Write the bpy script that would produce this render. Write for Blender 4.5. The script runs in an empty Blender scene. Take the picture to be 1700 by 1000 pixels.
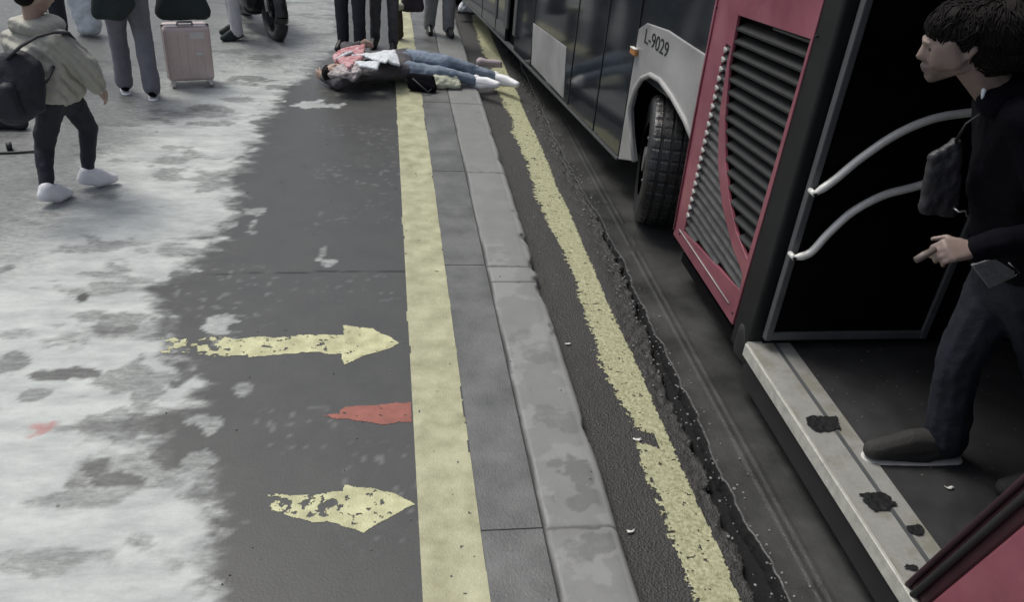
import bpy, bmesh, math, random
import numpy as np
from mathutils import Vector, Matrix, noise
from mathutils.geometry import tessellate_polygon
S = bpy.context.scene
COL = S.collection
random.seed(4)
# ---------------------------------------------------------------- camera, sky, sun
F = 1362.0; CH = 2.6
_Y = Vector((-220, 864, -F)).normalized()
_Z = Vector((210, 2200, F)); _Z = (_Z - _Z.dot(_Y) * _Y).normalized()
_X = _Y.cross(_Z)
RM = Matrix((_X, _Y, _Z))
CP = Vector((0, 0, CH))
cam = bpy.data.cameras.new('camera'); camo = bpy.data.objects.new('camera', cam); COL.objects.link(camo)
camo.matrix_world = Matrix.Translation(CP) @ RM.to_4x4()
cam.sensor_width = 36; cam.lens = 36 * F / 1700; cam.clip_start = .05; cam.clip_end = 3000
S.camera = camo
W = bpy.data.worlds.new('World'); S.world = W; W.use_nodes = True
sky = W.node_tree.nodes.new('ShaderNodeTexSky'); sky.sky_type = 'NISHITA'; sky.sun_disc = False
sky.sun_elevation = math.radians(62); sky.sun_rotation = math.radians(312)
sky.dust_density = 4; sky.air_density = 1.0; sky.ozone_density = 1.0
bg = W.node_tree.nodes['Background']; bg.inputs[1].default_value = .11
hs = W.node_tree.nodes.new('ShaderNodeHueSaturation'); hs.inputs['Saturation'].default_value = .55
W.node_tree.links.new(sky.outputs[0], hs.inputs['Color']); W.node_tree.links.new(hs.outputs[0], bg.inputs[0])
sl = bpy.data.lights.new('sun', 'SUN'); sl.energy = 1.4; sl.angle = math.radians(24); sl.color = (1, .97, .88)
so = bpy.data.objects.new('sun', sl); COL.objects.link(so)
az = math.radians(312); el = math.radians(62)
sd = Vector((math.sin(az) * math.cos(el), math.cos(az) * math.cos(el), math.sin(el)))
so.rotation_euler = sd.to_track_quat('Z', 'Y').to_euler(); so.location = (0, -6, 12)
S.view_settings.view_transform = 'Standard'; S.view_settings.look = 'None'
S.view_settings.exposure = .25; S.view_settings.gamma = 1
S.render.resolution_x = 1024; S.render.resolution_y = 603

# ---------------------------------------------------------------- photo point -> place
def ray(px, py): return RM @ Vector((px - 850, 500 - py, -F))
def Pz(px, py, z=0.0): d = ray(px, py); return CP + d * ((z - CH) / d.z)
def Py(px, py, y): d = ray(px, py); return CP + d * (y / d.y)
def Px(px, py, x): d = ray(px, py); return CP + d * (x / d.x)
def Pn(px, py, p0, n): d = ray(px, py); return CP + d * ((p0 - CP).dot(n) / d.dot(n))

# ---------------------------------------------------------------- materials
def lk(t, a, b): t.links.new(a, b)
def mat(name, col, rough=.6, var=.15, scale=8.0, bump=0.0, bscale=60.0, metal=0.0, col2=None, coat=0.0, spec=.5, stretch=None, rvar=0.1):
    m = bpy.data.materials.new(name); m.use_nodes = True; t = m.node_tree; b = t.nodes['Principled BSDF']
    tc = t.nodes.new('ShaderNodeTexCoord'); mp = t.nodes.new('ShaderNodeMapping'); lk(t, tc.outputs['Object'], mp.inputs[0])
    if stretch: mp.inputs['Scale'].default_value = stretch
    n = t.nodes.new('ShaderNodeTexNoise'); n.inputs['Scale'].default_value = scale; n.inputs['Detail'].default_value = 7; n.inputs['Roughness'].default_value = .6
    lk(t, mp.outputs[0], n.inputs['Vector'])
    r = t.nodes.new('ShaderNodeValToRGB'); r.color_ramp.elements[0].position = .3; r.color_ramp.elements[1].position = .72
    c2 = col2 or tuple(min(1, c * (1 + var)) for c in col)
    r.color_ramp.elements[0].color = (*[c * (1 - var) for c in col], 1); r.color_ramp.elements[1].color = (*c2, 1)
    lk(t, n.outputs[0], r.inputs[0]); lk(t, r.outputs[0], b.inputs['Base Color'])
    mr = t.nodes.new('ShaderNodeMapRange'); mr.inputs[3].default_value = max(0, rough - rvar); mr.inputs[4].default_value = min(1, rough + rvar)
    lk(t, n.outputs[0], mr.inputs[0]); lk(t, mr.outputs[0], b.inputs['Roughness'])
    b.inputs['Metallic'].default_value = metal; b.inputs['Coat Weight'].default_value = coat
    b.inputs['Specular IOR Level'].default_value = spec
    if bump:
        n2 = t.nodes.new('ShaderNodeTexNoise'); n2.inputs['Scale'].default_value = bscale; n2.inputs['Detail'].default_value = 5
        lk(t, tc.outputs['Object'], n2.inputs['Vector'])
        bp = t.nodes.new('ShaderNodeBump'); bp.inputs['Strength'].default_value = bump; bp.inputs['Distance'].default_value = .01
        lk(t, n2.outputs[0], bp.inputs['Height']); lk(t, bp.outputs[0], b.inputs['Normal'])
    return m
M = dict(
    red=mat('red_paint', (.25, .065, .095), .36, .25, 4, coat=.25, col2=(.31, .095, .13), bump=.03, bscale=25),
    dkred=mat('dark_red_seal', (.045, .012, .02), .5, .3, 8),
    silver=mat('silver_paint', (.37, .37, .375), .34, .3, 2.0, metal=.2, bump=.03, bscale=14),
    trim=mat('arch_trim', (.36, .36, .355), .5, .12, 5),
    black=mat('black_rubber', (.018, .018, .02), .55, .3, 10, bump=.1),
    glass=mat('dark_glass', (.018, .022, .027), .09, .4, 1.5, spec=.75, rvar=.05, bump=.02, bscale=3),
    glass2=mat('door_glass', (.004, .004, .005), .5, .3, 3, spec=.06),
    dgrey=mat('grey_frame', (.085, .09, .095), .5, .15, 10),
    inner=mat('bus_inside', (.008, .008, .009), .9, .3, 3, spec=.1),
    pillar=mat('pillar_black', (.012, .013, .014), .6, .3, 5, spec=.3),
    rail=mat('grab_rail', (.72, .72, .70), .38, .1, 20, metal=.15),
    busfloor=mat('vinyl_floor', (.032, .032, .034), .6, .35, 6, bump=.3, bscale=160),
    slat=mat('grille_slat', (.028, .029, .029), .5, .4, 12, col2=(.075, .075, .075), stretch=(1, 1, 3)),
    slatd=mat('grille_slat_dark', (.009, .010, .010), .5, .4, 12),
    tyre=mat('tyre_rubber', (.014, .015, .016), .32, .4, 14, bump=.35, bscale=70, col2=(.035, .036, .038)),
    rim=mat('rim_steel', (.2, .2, .2), .45, .2, 10, metal=.6),
    amber=mat('amber_lens', (.45, .20, .06), .25, .1, 20), lampw=mat('lamp_cap', (.75, .74, .70), .3, .05, 20),
    skin=mat('skin', (.42, .29, .235), .5, .10, 14, bump=.05, bscale=120),
    hair=mat('dark_hair', (.009, .007, .007), .75, .5, 60, spec=.2, bump=.3, bscale=160, stretch=(.3, 1, 1)),
    eye=mat('eye', (.03, .02, .02), .2, .1, 20),
    beige=mat('beige_quilt', (.41, .405, .355), .75, .14, 5, bump=.25, bscale=30),
    navy=mat('navy_trousers', (.016, .020, .030), .75, .25, 9, bump=.3, bscale=60),
    bagdark=mat('backpack_cloth', (.016, .018, .027), .65, .3, 7, bump=.3, bscale=70),
    strap=mat('strap_webbing', (.022, .024, .028), .7, .2, 30),
    white=mat('white_leather', (.82, .83, .85), .5, .08, 12, bump=.1),
    sole=mat('shoe_sole', (.62, .61, .58), .6, .1, 12),
    gjean=mat('grey_jeans', (.17, .175, .20), .8, .22, 6, bump=.25, bscale=120),
    bjean=mat('blue_jeans', (.165, .225, .32), .8, .3, 7, bump=.3, bscale=110, col2=(.31, .37, .45)),
    djean=mat('dark_jeans', (.006, .009, .019), .85, .25, 7, bump=.3, bscale=110),
    green=mat('dark_green_cloth', (.018, .027, .027), .8, .25, 6, bump=.3),
    grey=mat('grey_cloth', (.15, .155, .16), .8, .2, 6, bump=.3),
    coat=mat('navy_coat', (.018, .026, .042), .8, .25, 5, bump=.3),
    charc=mat('charcoal_cloth', (.075, .076, .085), .8, .35, 8, bump=.3, col2=(.14, .13, .14)),
    blackc=mat('black_cloth', (.004, .004, .007), .9, .3, 8, bump=.3, spec=.12),
    brown=mat('brown_cloth', (.07, .05, .035), .8, .25, 7, bump=.3),
    purple=mat('plum_cloth', (.05, .04, .055), .8, .25, 7),
    wcloth=mat('white_cloth', (.66, .70, .74), .8, .08, 6, bump=.3, bscale=30),
    pink=mat('pink_white_print', (.42, .07, .09), .8, .2, 16, col2=(.68, .50, .52), bump=.3),
    floral=mat('floral_print', (.20, .18, .19), .8, .4, 26, col2=(.62, .56, .56), bump=.3),
    cream=mat('cream_cloth', (.58, .60, .47), .8, .15, 9, bump=.3),
    case=mat('rose_silver_shell', (.60, .49, .47), .33, .12, 5, metal=.2),
    casel=mat('case_edge', (.62, .60, .59), .3, .1, 5, metal=.2),
    moto=mat('black_machine', (.012, .013, .018), .35, .4, 12), chrome=mat('bright_metal', (.6, .6, .6), .25, .1, 12, metal=.8),
    yellow=mat('yellow_line_paint', (.39, .385, .235), .55, .25, 7, bump=.35, bscale=120, col2=(.53, .53, .36)),
    yellow2=mat('rough_yellow_paint', (.34, .34, .18), .6, .35, 60, bump=.6, bscale=150, col2=(.56, .56, .37)),
    yellow3=mat('arrow_yellow_paint', (.40, .40, .23), .6, .1, 9, bump=.4, bscale=120, col2=(.70, .70, .43)),
    redp=mat('faded_red_paint', (.24, .085, .065), .6, .1, 12, col2=(.37, .13, .10)),
    paper=mat('paper_scrap', (.7, .7, .68), .7, .05, 20), phone=mat('phone_case', (.24, .24, .25), .35, .3, 60, bump=.4, bscale=200),
    cable=mat('cable', (.03, .03, .035), .6, .2, 9),
)

t = M['beige'].node_tree; wv = t.nodes.new('ShaderNodeTexWave'); wv.bands_direction = 'DIAGONAL'; wv.inputs['Scale'].default_value = 5.5; wv.inputs['Distortion'].default_value = 2.5; wv.inputs['Detail'].default_value = 3
tcn = t.nodes.new('ShaderNodeTexCoord'); lk(t, tcn.outputs['Object'], wv.inputs['Vector']); bq = t.nodes.new('ShaderNodeBump'); bq.inputs['Strength'].default_value = .5; bq.inputs['Distance'].default_value = .03; lk(t, wv.outputs[0], bq.inputs['Height'])
ob_ = [n for n in t.nodes if n.type == 'BUMP' and n != bq][0]; lk(t, bq.outputs[0], ob_.inputs['Normal'])
# ---------------------------------------------------------------- object helpers
def tag(o, label=None, cat=None, group=None, kind=None):
    if label: o['label'] = label
    if cat: o['category'] = cat
    if group: o['group'] = group
    if kind: o['kind'] = kind
    return o
def thing(name, loc, label, cat, group=None):
    o = bpy.data.objects.new(name, None); COL.objects.link(o); o.location = loc; o.empty_display_size = .1
    return tag(o, label, cat, group)
def adopt(o, p):
    q = p; T = Matrix.Identity(4); chain = []
    while q: chain.append(q); q = q.parent
    for q in reversed(chain): T = T @ q.matrix_parent_inverse @ Matrix.Translation(q.location)
    o.parent = p; o.matrix_parent_inverse = T.inverted(); return o
def obj(name, bm, m, parent=None, smooth=False, bevel=0, angle=None):
    me = bpy.data.meshes.new(name)
    if isinstance(bm, bpy.types.Mesh): me = bm
    else:
        bmesh.ops.recalc_face_normals(bm, faces=bm.faces); bm.to_mesh(me); bm.free()
    for mm in (m if isinstance(m, (list, tuple)) else [m]): me.materials.append(mm)
    if smooth: me.polygons.foreach_set('use_smooth', [True] * len(me.polygons))
    o = bpy.data.objects.new(name, me); COL.objects.link(o)
    if parent: adopt(o, parent)
    if bevel:
        b = o.modifiers.new('bevel', 'BEVEL'); b.width = bevel; b.segments = 3; b.limit_method = 'ANGLE'; b.angle_limit = math.radians(40)
    return o
def BM(): return bmesh.new()
def box(bm, a, b, mx=None):
    a, b = Vector(a), Vector(b); c = (a + b) / 2; s = b - a
    T = Matrix.Translation(c) @ Matrix.Diagonal((abs(s.x), abs(s.y), abs(s.z), 1))
    bmesh.ops.create_cube(bm, size=1, matrix=(mx @ T) if mx else T); return bm
def tube(bm, pts, r, seg=12, closed_ends=True, flat=1.0):
    pts = [Vector(p) for p in pts]; rings = []; n = len(pts); ref = Vector((0, 0, 1))
    for i, p in enumerate(pts):
        d = (pts[min(i + 1, n - 1)] - pts[max(i - 1, 0)]).normalized()
        rf = ref if abs(d.dot(ref)) < .95 else Vector((1, 0, 0))
        a = d.cross(rf).normalized(); b = d.cross(a).normalized(); rr = r[i] if isinstance(r, (list, tuple)) else r
        rings.append([bm.verts.new(p + a * (math.cos(t) * rr) + b * (math.sin(t) * rr * flat)) for t in [2 * math.pi * k / seg for k in range(seg)]])
    for i in range(n - 1):
        for k in range(seg): bm.faces.new((rings[i][k], rings[i][(k + 1) % seg], rings[i + 1][(k + 1) % seg], rings[i + 1][k]))
    if closed_ends: bm.faces.new(rings[0][::-1]); bm.faces.new(rings[-1])
    return bm
def plate(bm, outer, holes, to3, nrm, th):
    """solid sheet from a 2-D outline with holes; to3 maps (a,b) to a point, thickness goes along -nrm"""
    loops = [outer] + list(holes)
    tris = tessellate_polygon([[Vector((a, b, 0)) for a, b in l] for l in loops])
    flat = [q for l in loops for q in l]; n = Vector(nrm)
    fr = [bm.verts.new(to3(*q)) for q in flat]; bk = [bm.verts.new(to3(*q) - n * th) for q in flat]
    for t in tris:
        try: bm.faces.new([fr[i] for i in t]); bm.faces.new([bk[i] for i in reversed(t)])
        except ValueError: pass
    k = 0
    for l in loops:
        m_ = len(l)
        for i in range(m_):
            a, b = k + i, k + (i + 1) % m_
            bm.faces.new((fr[a], fr[b], bk[b], bk[a]))
        k += m_
    return bm
ICO = BM(); bmesh.ops.create_icosphere(ICO, subdivisions=2, radius=1); ICOV = [v.co.copy() for v in ICO.verts]; ICO.free()
def hull(bm, balls):
    """convex hull of balls (point, radius[, scale vector])"""
    vs = []
    for q in balls:
        p, r = Vector(q[0]), q[1]; s = Vector(q[2]) if len(q) > 2 else Vector((1, 1, 1))
        vs += [bm.verts.new(p + Vector((c.x * r * s.x, c.y * r * s.y, c.z * r * s.z))) for c in ICOV]
    res = bmesh.ops.convex_hull(bm, input=vs)
    junk = [g for g in res['geom_interior'] + res['geom_unused'] if isinstance(g, bmesh.types.BMVert) and g.is_valid]
    if junk: bmesh.ops.delete(bm, geom=list(set(junk)), context='VERTS')
    return bm
TEX = {}
def fuse(name, parts, m, parent=None, vox=.012, smooth=4, wr=0.0, wscale=.12, label=None):
    """one continuous skin over all balls-hulls in parts"""
    bm = BM()
    for p in parts: hull(bm, p)
    me = bpy.data.meshes.new('tmp'); bm.to_mesh(me); bm.free()
    o = bpy.data.objects.new('tmp', me); COL.objects.link(o)
    md = o.modifiers.new('r', 'REMESH'); md.mode = 'VOXEL'; md.voxel_size = vox; md.use_smooth_shade = True
    if smooth:
        sm = o.modifiers.new('s', 'SMOOTH'); sm.iterations = smooth; sm.factor = .5
    if wr:
        if wscale not in TEX:
            t = bpy.data.textures.new('folds', 'CLOUDS'); t.noise_scale = wscale; t.noise_depth = 3; TEX[wscale] = t
        d = o.modifiers.new('d', 'DISPLACE'); d.texture = TEX[wscale]; d.strength = wr; d.mid_level = .5; d.texture_coords = 'GLOBAL'
    dg = bpy.context.evaluated_depsgraph_get(); dg.update()
    nm = bpy.data.meshes.new_from_object(o.evaluated_get(dg)); nm.name = name
    bpy.data.objects.remove(o); nm.materials.clear()
    r = obj(name, nm, m, parent, smooth=True)
    if label: r['label'] = label
    return r

# ---------------------------------------------------------------- numeric noise
def vnoise(x, y, seed=0):
    xi = np.floor(x).astype(np.int64); yi = np.floor(y).astype(np.int64); fx = x - xi; fy = y - yi
    fx = fx * fx * (3 - 2 * fx); fy = fy * fy * (3 - 2 * fy)
    def h(a, b):
        n = (a * 374761393 + b * 668265263 + seed * 974634777) & 0xffffffff
        n = ((n ^ (n >> 13)) * 1274126177) & 0xffffffff
        return ((n ^ (n >> 16)) & 0xffff) / 65535.0
    return (h(xi, yi) * (1 - fx) + h(xi + 1, yi) * fx) * (1 - fy) + (h(xi, yi + 1) * (1 - fx) + h(xi + 1, yi + 1) * fx) * fy
def fbm(x, y, o=5, seed=0):
    s = 0; a = .5; t = 0
    for k in range(o): s = s + a * vnoise(x * 2 ** k, y * 2 ** k, seed + k); t += a; a *= .55
    return s / t
def sstep(a, b, x): t = np.clip((x - a) / (b - a), 0, 1); return t * t * (3 - 2 * t)
def inside(px, py, poly):
    r = np.zeros(px.shape, bool); n = len(poly)
    for i in range(n):
        x1, y1 = poly[i]; x2, y2 = poly[(i + 1) % n]
        c = ((y1 > py) != (y2 > py)) & (px < (x2 - x1) * (py - y1) / ((y2 - y1) if y2 != y1 else 1e-9) + x1); r ^= c
    return r
def gridmesh(name, xs, ys, z, keep=None, zz=None, attrs=None):
    X, Y = np.meshgrid(xs, ys); nx, ny = len(xs), len(ys)
    Z = zz if zz is not None else np.full(X.shape, z)
    co = np.stack([X, Y, Z], -1).reshape(-1, 3)
    i = np.arange(nx * ny).reshape(ny, nx)
    f = np.stack([i[:-1, :-1], i[:-1, 1:], i[1:, 1:], i[1:, :-1]], -1).reshape(-1, 4)
    if keep is not None:
        f = f[keep.reshape(-1)]; used = np.unique(f); rm = np.full(nx * ny, -1); rm[used] = np.arange(len(used)); f = rm[f]; co = co[used]
    me = bpy.data.meshes.new(name); me.vertices.add(len(co)); me.vertices.foreach_set('co', co.astype(np.float32).ravel())
    me.loops.add(f.size); me.loops.foreach_set('vertex_index', f.astype(np.int32).ravel())
    me.polygons.add(len(f)); me.polygons.foreach_set('loop_start', np.arange(0, f.size, 4, dtype=np.int32)); me.polygons.foreach_set('loop_total', np.full(len(f), 4, np.int32))
    me.update(calc_edges=True)
    for k, v in (attrs or {}).items():
        a = me.attributes.new(k, 'FLOAT', 'POINT'); a.data.foreach_set('value', v.astype(np.float32).ravel())
    return me

# ================================================================= GROUND
RZ = -.10
def quad(name, x0, x1, y0, y1, z, m, kind='structure'):
    bm = BM(); bm.faces.new([bm.verts.new(p) for p in ((x0, y0, z), (x1, y0, z), (x1, y1, z), (x0, y1, z))]); o = obj(name, bm, m); o['kind'] = kind; return o
far = mat('far_concrete', (.12, .12, .125), .55, .2, .6, bump=.2, bscale=20)
bm = BM(); R = 900
for a, b, c, d in ((-R, -6.5, -R, R), (-6.5, .66, -R, .6), (-6.5, .66, 14, R)):
    bm.faces.new([bm.verts.new(p) for p in ((a, c, 0), (b, c, 0), (b, d, 0), (a, d, 0))])
obj('pavement_surroundings', bm, far)['kind'] = 'structure'
quad('road_base', .6, R, -R, R, -.17, mat('road_base', (.006, .006, .007), .9, .4, 30, bump=1, bscale=50))

# pavement with a mottled pale area and the darker wet strip
xs = np.arange(-6.5, .6601, .02); xs[-1] = .66; ys = np.arange(.6, 14.001, .02)
GX, GY = np.meshgrid(xs, ys)
def curve_y(pts):
    q = sorted([(Pz(*p).y, Pz(*p).x) for p in pts]); yy = [a for a, b in q]; xx = [b for a, b in q]
    return lambda y: np.interp(y, yy, xx)
xb = curve_y([(560, 85), (520, 110), (455, 170), (432, 225), (398, 300), (388, 360), (355, 400), (330, 440), (262, 480), (285, 525), (285, 560), (320, 600), (340, 640), (300, 690), (285, 730), (320, 770), (365, 820), (372, 850), (330, 920), (375, 1000)])
xl = curve_y([(395, 70), (335, 150), (270, 230), (190, 320), (70, 420), (-60, 500), (-300, 620)])
n1 = fbm(GX * 1.6, GY * 2.6, 6, 3); n2 = fbm(GX * 6, GY * 13, 5, 11); n3 = fbm(GX * 18, GY * 30, 4, 23)
edge = xb(GY) - GX + (n2 - .5) * .30 + (n1 - .5) * .30 + (n3 - .5) * .16
pale = sstep(-.07, .10, edge)
inner = xl(GY) - GX + (n1 - .5) * .5
pale *= 1 - .78 * sstep(-.25, .6, inner)
pale *= 1 - .45 * sstep(7.6, 9.2, GY)
holes_n = fbm(GX * 3.2 + 9, GY * 6.5, 5, 31)
near_edge = 1 - sstep(.1, 1.0, edge)
pale *= 1 - .5 * sstep(.62 - .06 * near_edge, .68, holes_n)
def blob(px, py, rx, ry, wob=.35, seed=0):
    c = Pz(px, py); ex = Pz(px + rx, py); ey = Pz(px, py - ry); a = abs(ex.x - c.x); b = abs(ey.y - c.y)
    d = np.sqrt(((GX - c.x) / a) ** 2 + ((GY - c.y) / b) ** 2) + (fbm(GX * 9, GY * 9, 4, 50 + seed) - .5) * 2 * wob * 3.0
    return 1 - sstep(.85, 1.08, d)
dark = np.zeros_like(GX)
for k, (bx_, by_, rx, ry, s_) in enumerate([(139, 493, 14, 8, 1), (303, 625, 24, 15, .9), (234, 700, 34, 15, .8), (100, 622, 58, 9, .9), (25, 601, 26, 14, .7), (57, 655, 20, 9, .6), (200, 540, 42, 16, .55), (162, 776, 18, 12, .85), (195, 799, 38, 12, .85), (225, 625, 52, 26, .55), (180, 705, 40, 24, .5), (285, 755, 34, 28, .75), (312, 457, 24, 8, .8), (12, 445, 14, 8, .7), (228, 898, 24, 14, .35), (120, 806, 26, 14, .5), (250, 640, 22, 30, .5), (330, 205, 50, 5, .5), (470, 145, 40, 5, .6), (350, 180, 36, 5, .5), (395, 165, 30, 4, .5), (440, 205, 26, 5, .5), (330, 390, 26, 8, .3), (60, 300, 22, 6, .4), (240, 105, 30, 5, .4), (420, 130, 40, 5, .6)]):
    dark = np.maximum(dark, s_ * blob(bx_, by_, rx, ry, .35, k))
pale *= 1 - dark
for k, (bx_, by_, rx, ry, s_) in enumerate([(357, 541, 20, 14, .7), (536, 418, 4, 8, .35), (545, 433, 16, 5, .6), (423, 368, 8, 12, .4), (402, 642, 14, 9, .35), (520, 172, 26, 5, .8), (555, 174, 12, 4, .6), (330, 765, 30, 12, .4), (345, 700, 25, 10, .5), (375, 375, 18, 5, .5), (430, 350, 16, 5, .4), (375, 570, 20, 6, .3)]):
    pale = np.maximum(pale, s_ * blob(bx_, by_, rx, ry, .6, 40 + k))
specks = sstep(.80, .86, vnoise(GX * 38, GY * 38, 77)) * sstep(.55, .75, vnoise(GX * 2.3, GY * 2.3, 78))
redst = .6 * blob(70, 711, 17, 12, .7, 90)
crackn = (fbm(GX * 3, GY * 0 + 4, 4, 71) - .5) * .08
crack = sstep(.011, .003, np.abs(GY - (4.50 + .03 * GX) - crackn)) * sstep(-1.1, -.9, GX)
me = gridmesh('pavement', xs, ys, 0, attrs=dict(pale=pale, speck=specks, redst=redst, crack=crack))
pm = bpy.data.materials.new('wet_pavement'); pm.use_nodes = True; t = pm.node_tree; b = t.nodes['Principled BSDF']
def N(t, ty, **k):
    n = t.nodes.new(ty)
    for a, v in k.items():
        if hasattr(n, a): setattr(n, a, v)
        else: n.inputs[a].default_value = v
    return n
def noise_n(t, scale, detail=6, vec=None, rough=.6):
    n = N(t, 'ShaderNodeTexNoise'); n.inputs['Scale'].default_value = scale; n.inputs['Detail'].default_value = detail; n.inputs['Roughness'].default_value = rough
    if vec: lk(t, vec, n.inputs['Vector'])
    return n.outputs[0]
def mathn(t, op, a, b_=None, clamp=False):
    n = N(t, 'ShaderNodeMath'); n.operation = op; n.use_clamp = clamp
    for i, v in enumerate((a, b_)):
        if v is None: continue
        if isinstance(v, (int, float)): n.inputs[i].default_value = v
        else: lk(t, v, n.inputs[i])
    return n.outputs[0]
def mixc(t, f, a, b_):
    n = N(t, 'ShaderNodeMix'); n.data_type = 'RGBA'
    for s, v in ((n.inputs[0], f), (n.inputs[6], a), (n.inputs[7], b_)):
        if isinstance(v, tuple): s.default_value = (*v, 1)
        elif isinstance(v, (int, float)): s.default_value = v
        else: lk(t, v, s)
    return n.outputs[2]
def attr(t, nm): n = N(t, 'ShaderNodeAttribute'); n.attribute_name = nm; return n.outputs['Fac']
tc = N(t, 'ShaderNodeTexCoord').outputs['Object']
fine = noise_n(t, 90, 6, tc); mid = noise_n(t, 5, 8, tc, .65); big = noise_n(t, .8, 5, tc)
base = mixc(t, mid, (.044, .046, .045), (.088, .091, .088))
base = mixc(t, mathn(t, 'MULTIPLY', fine, .5), base, (.075, .076, .08))
mpp = N(t, 'ShaderNodeMapping'); mpp.inputs['Scale'].default_value = (1, 2.2, 1); lk(t, tc, mpp.inputs[0]); smear = noise_n(t, 3.2, 9, mpp.outputs[0], .7)
sr_ = N(t, 'ShaderNodeMapRange'); sr_.inputs[1].default_value = .36; sr_.inputs[2].default_value = .62; lk(t, smear, sr_.inputs[0])
palec = mixc(t, sr_.outputs[0], (.30, .325, .325), (.56, .59, .57))
palec = mixc(t, mathn(t, 'MULTIPLY', mid, .6), palec, (.50, .53, .52))
pa = attr(t, 'pale'); n25 = noise_n(t, 16, 8, mpp.outputs[0], .72)
amp = mathn(t, 'MULTIPLY', mathn(t, 'MULTIPLY', pa, mathn(t, 'SUBTRACT', 1.0, pa)), 6.0)
f = mathn(t, 'ADD', pa, mathn(t, 'MULTIPLY', amp, mathn(t, 'SUBTRACT', n25, .5)), True)
f = mathn(t, 'MULTIPLY', f, mathn(t, 'ADD', .86, mathn(t, 'MULTIPLY', fine, .28)), True)
c = mixc(t, f, base, palec)
c = mixc(t, mathn(t, 'MULTIPLY', attr(t, 'speck'), .22), c, (.4, .42, .42))
vo = N(t, 'ShaderNodeTexVoronoi'); vo.inputs['Scale'].default_value = 5.5; lk(t, tc, vo.inputs['Vector'])
sp_ = N(t, 'ShaderNodeSeparateColor'); lk(t, vo.outputs['Color'], sp_.inputs[0])
gum = mathn(t, 'MULTIPLY', mathn(t, 'LESS_THAN', mathn(t, 'ADD', vo.outputs['Distance'], mathn(t, 'MULTIPLY', n25, .12)), .115), mathn(t, 'GREATER_THAN', sp_.outputs[0], .80))
c = mixc(t, mathn(t, 'MULTIPLY', gum, .6), c, (.05, .052, .052))
c = mixc(t, attr(t, 'redst'), c, (.42, .13, .12))
c = mixc(t, attr(t, 'crack'), c, (.012, .012, .013))
lk(t, c, b.inputs['Base Color'])
rr = mathn(t, 'ADD', mathn(t, 'MULTIPLY', mid, .26), .28); rr = mathn(t, 'ADD', rr, mathn(t, 'MULTIPLY', f, .22), True)
lk(t, rr, b.inputs['Roughness']); b.inputs['Specular IOR Level'].default_value = .42
bp = N(t, 'ShaderNodeBump'); bp.inputs['Strength'].default_value = .35; bp.inputs['Distance'].default_value = .004
hh = mathn(t, 'ADD', fine, mathn(t, 'MULTIPLY', mid, .8)); lk(t, hh, bp.inputs['Height']); lk(t, bp.outputs[0], b.inputs['Normal'])
obj('pavement', me, pm)['kind'] = 'structure'

# kerb: wide stones with a rounded, lighter outer arris
km = bpy.data.materials.new('kerb_concrete'); km.use_nodes = True; t = km.node_tree; b = t.nodes['Principled BSDF']
tc = N(t, 'ShaderNodeTexCoord').outputs['Object']
fine = noise_n(t, 110, 6, tc); mid = noise_n(t, 7, 9, tc, .68); blot = noise_n(t, 3.3, 6, tc, .55)
c = mixc(t, mid, (.165, .17, .168), (.275, .283, .28))
rb = N(t, 'ShaderNodeValToRGB'); rb.color_ramp.elements[0].position = .53; rb.color_ramp.elements[1].position = .565; lk(t, blot, rb.inputs[0])
c = mixc(t, mathn(t, 'MULTIPLY', rb.outputs[0], mathn(t, 'ADD', .18, attr(t, 'stone'))), c, (.32, .33, .325))
st = attr(t, 'stain'); stn = noise_n(t, 42, 6, tc, .7); st = mathn(t, 'ADD', st, mathn(t, 'MULTIPLY', mathn(t, 'MULTIPLY', mathn(t, 'MULTIPLY', st, mathn(t, 'SUBTRACT', 1.0, st)), 5.0), mathn(t, 'SUBTRACT', stn, .5)), True)
c = mixc(t, mathn(t, 'MULTIPLY', st, .85), c, (.115, .12, .118))
c = mixc(t, mathn(t, 'MULTIPLY', attr(t, 'arris'), .75), c, (.36, .37, .38))
c = mixc(t, attr(t, 'crack'), c, (.02, .02, .022))
c = mixc(t, mathn(t, 'MULTIPLY', fine, .3), c, (.18, .185, .18))
lk(t, c, b.inputs['Base Color']); lk(t, mathn(t, 'ADD', .38, mathn(t, 'MULTIPLY', mid, .3)), b.inputs['Roughness'])
bp = N(t, 'ShaderNodeBump'); bp.inputs['Strength'].default_value = .4; bp.inputs['Distance'].default_value = .004; lk(t, mathn(t, 'ADD', fine, mid), bp.inputs['Height']); lk(t, bp.outputs[0], b.inputs['Normal'])
prof = [(.66, 0.0)] + [(x, 0.0) for x in np.arange(.668, .93, .012)] + [(.94, -.001), (.955, -.003), (.968, -.007), (.98, -.014), (.99, -.023), (.997, -.034), (1.003, -.05), (1.008, -.07), (1.01, -.11), (1.01, -.17)]
ky = np.arange(.6, 14.001, .012); PX = np.array([p[0] for p in prof]); PZ_ = np.array([p[1] for p in prof])
KX = np.repeat(PX[None], len(ky), 0); KY = np.repeat(ky[:, None], len(PX), 1); KZ = np.repeat(PZ_[None], len(ky), 0)
wob = (fbm(ky * 1.4, ky * 0 + 3, 4, 5) - .5) * .03; KX = KX + wob[:, None] * sstep(.8, 1.0, KX)
chip = sstep(.66, .74, fbm(KY * 5, KX * 9, 4, 9)) * sstep(.93, .99, KX); KX = KX - chip * .014; KZ = KZ - chip * .010
crackx = .672 + (fbm(ky * 2.2, ky * 0 + 1, 5, 6) - .5) * .014; cr = sstep(.011, .005, np.abs(KX - crackx[:, None]))
for j in (1.1, 2.35, 4.38, 4.575, 6.1, 7.78, 9.3, 10.8, 12.3): cr = np.maximum(cr, sstep(.011, .005, np.abs(KY - j - (fbm(KX * 20, KY * 0 + j, 3, 8) - .5) * .02)) * (.9 if j in (4.38, 4.575) else .7))
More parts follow.
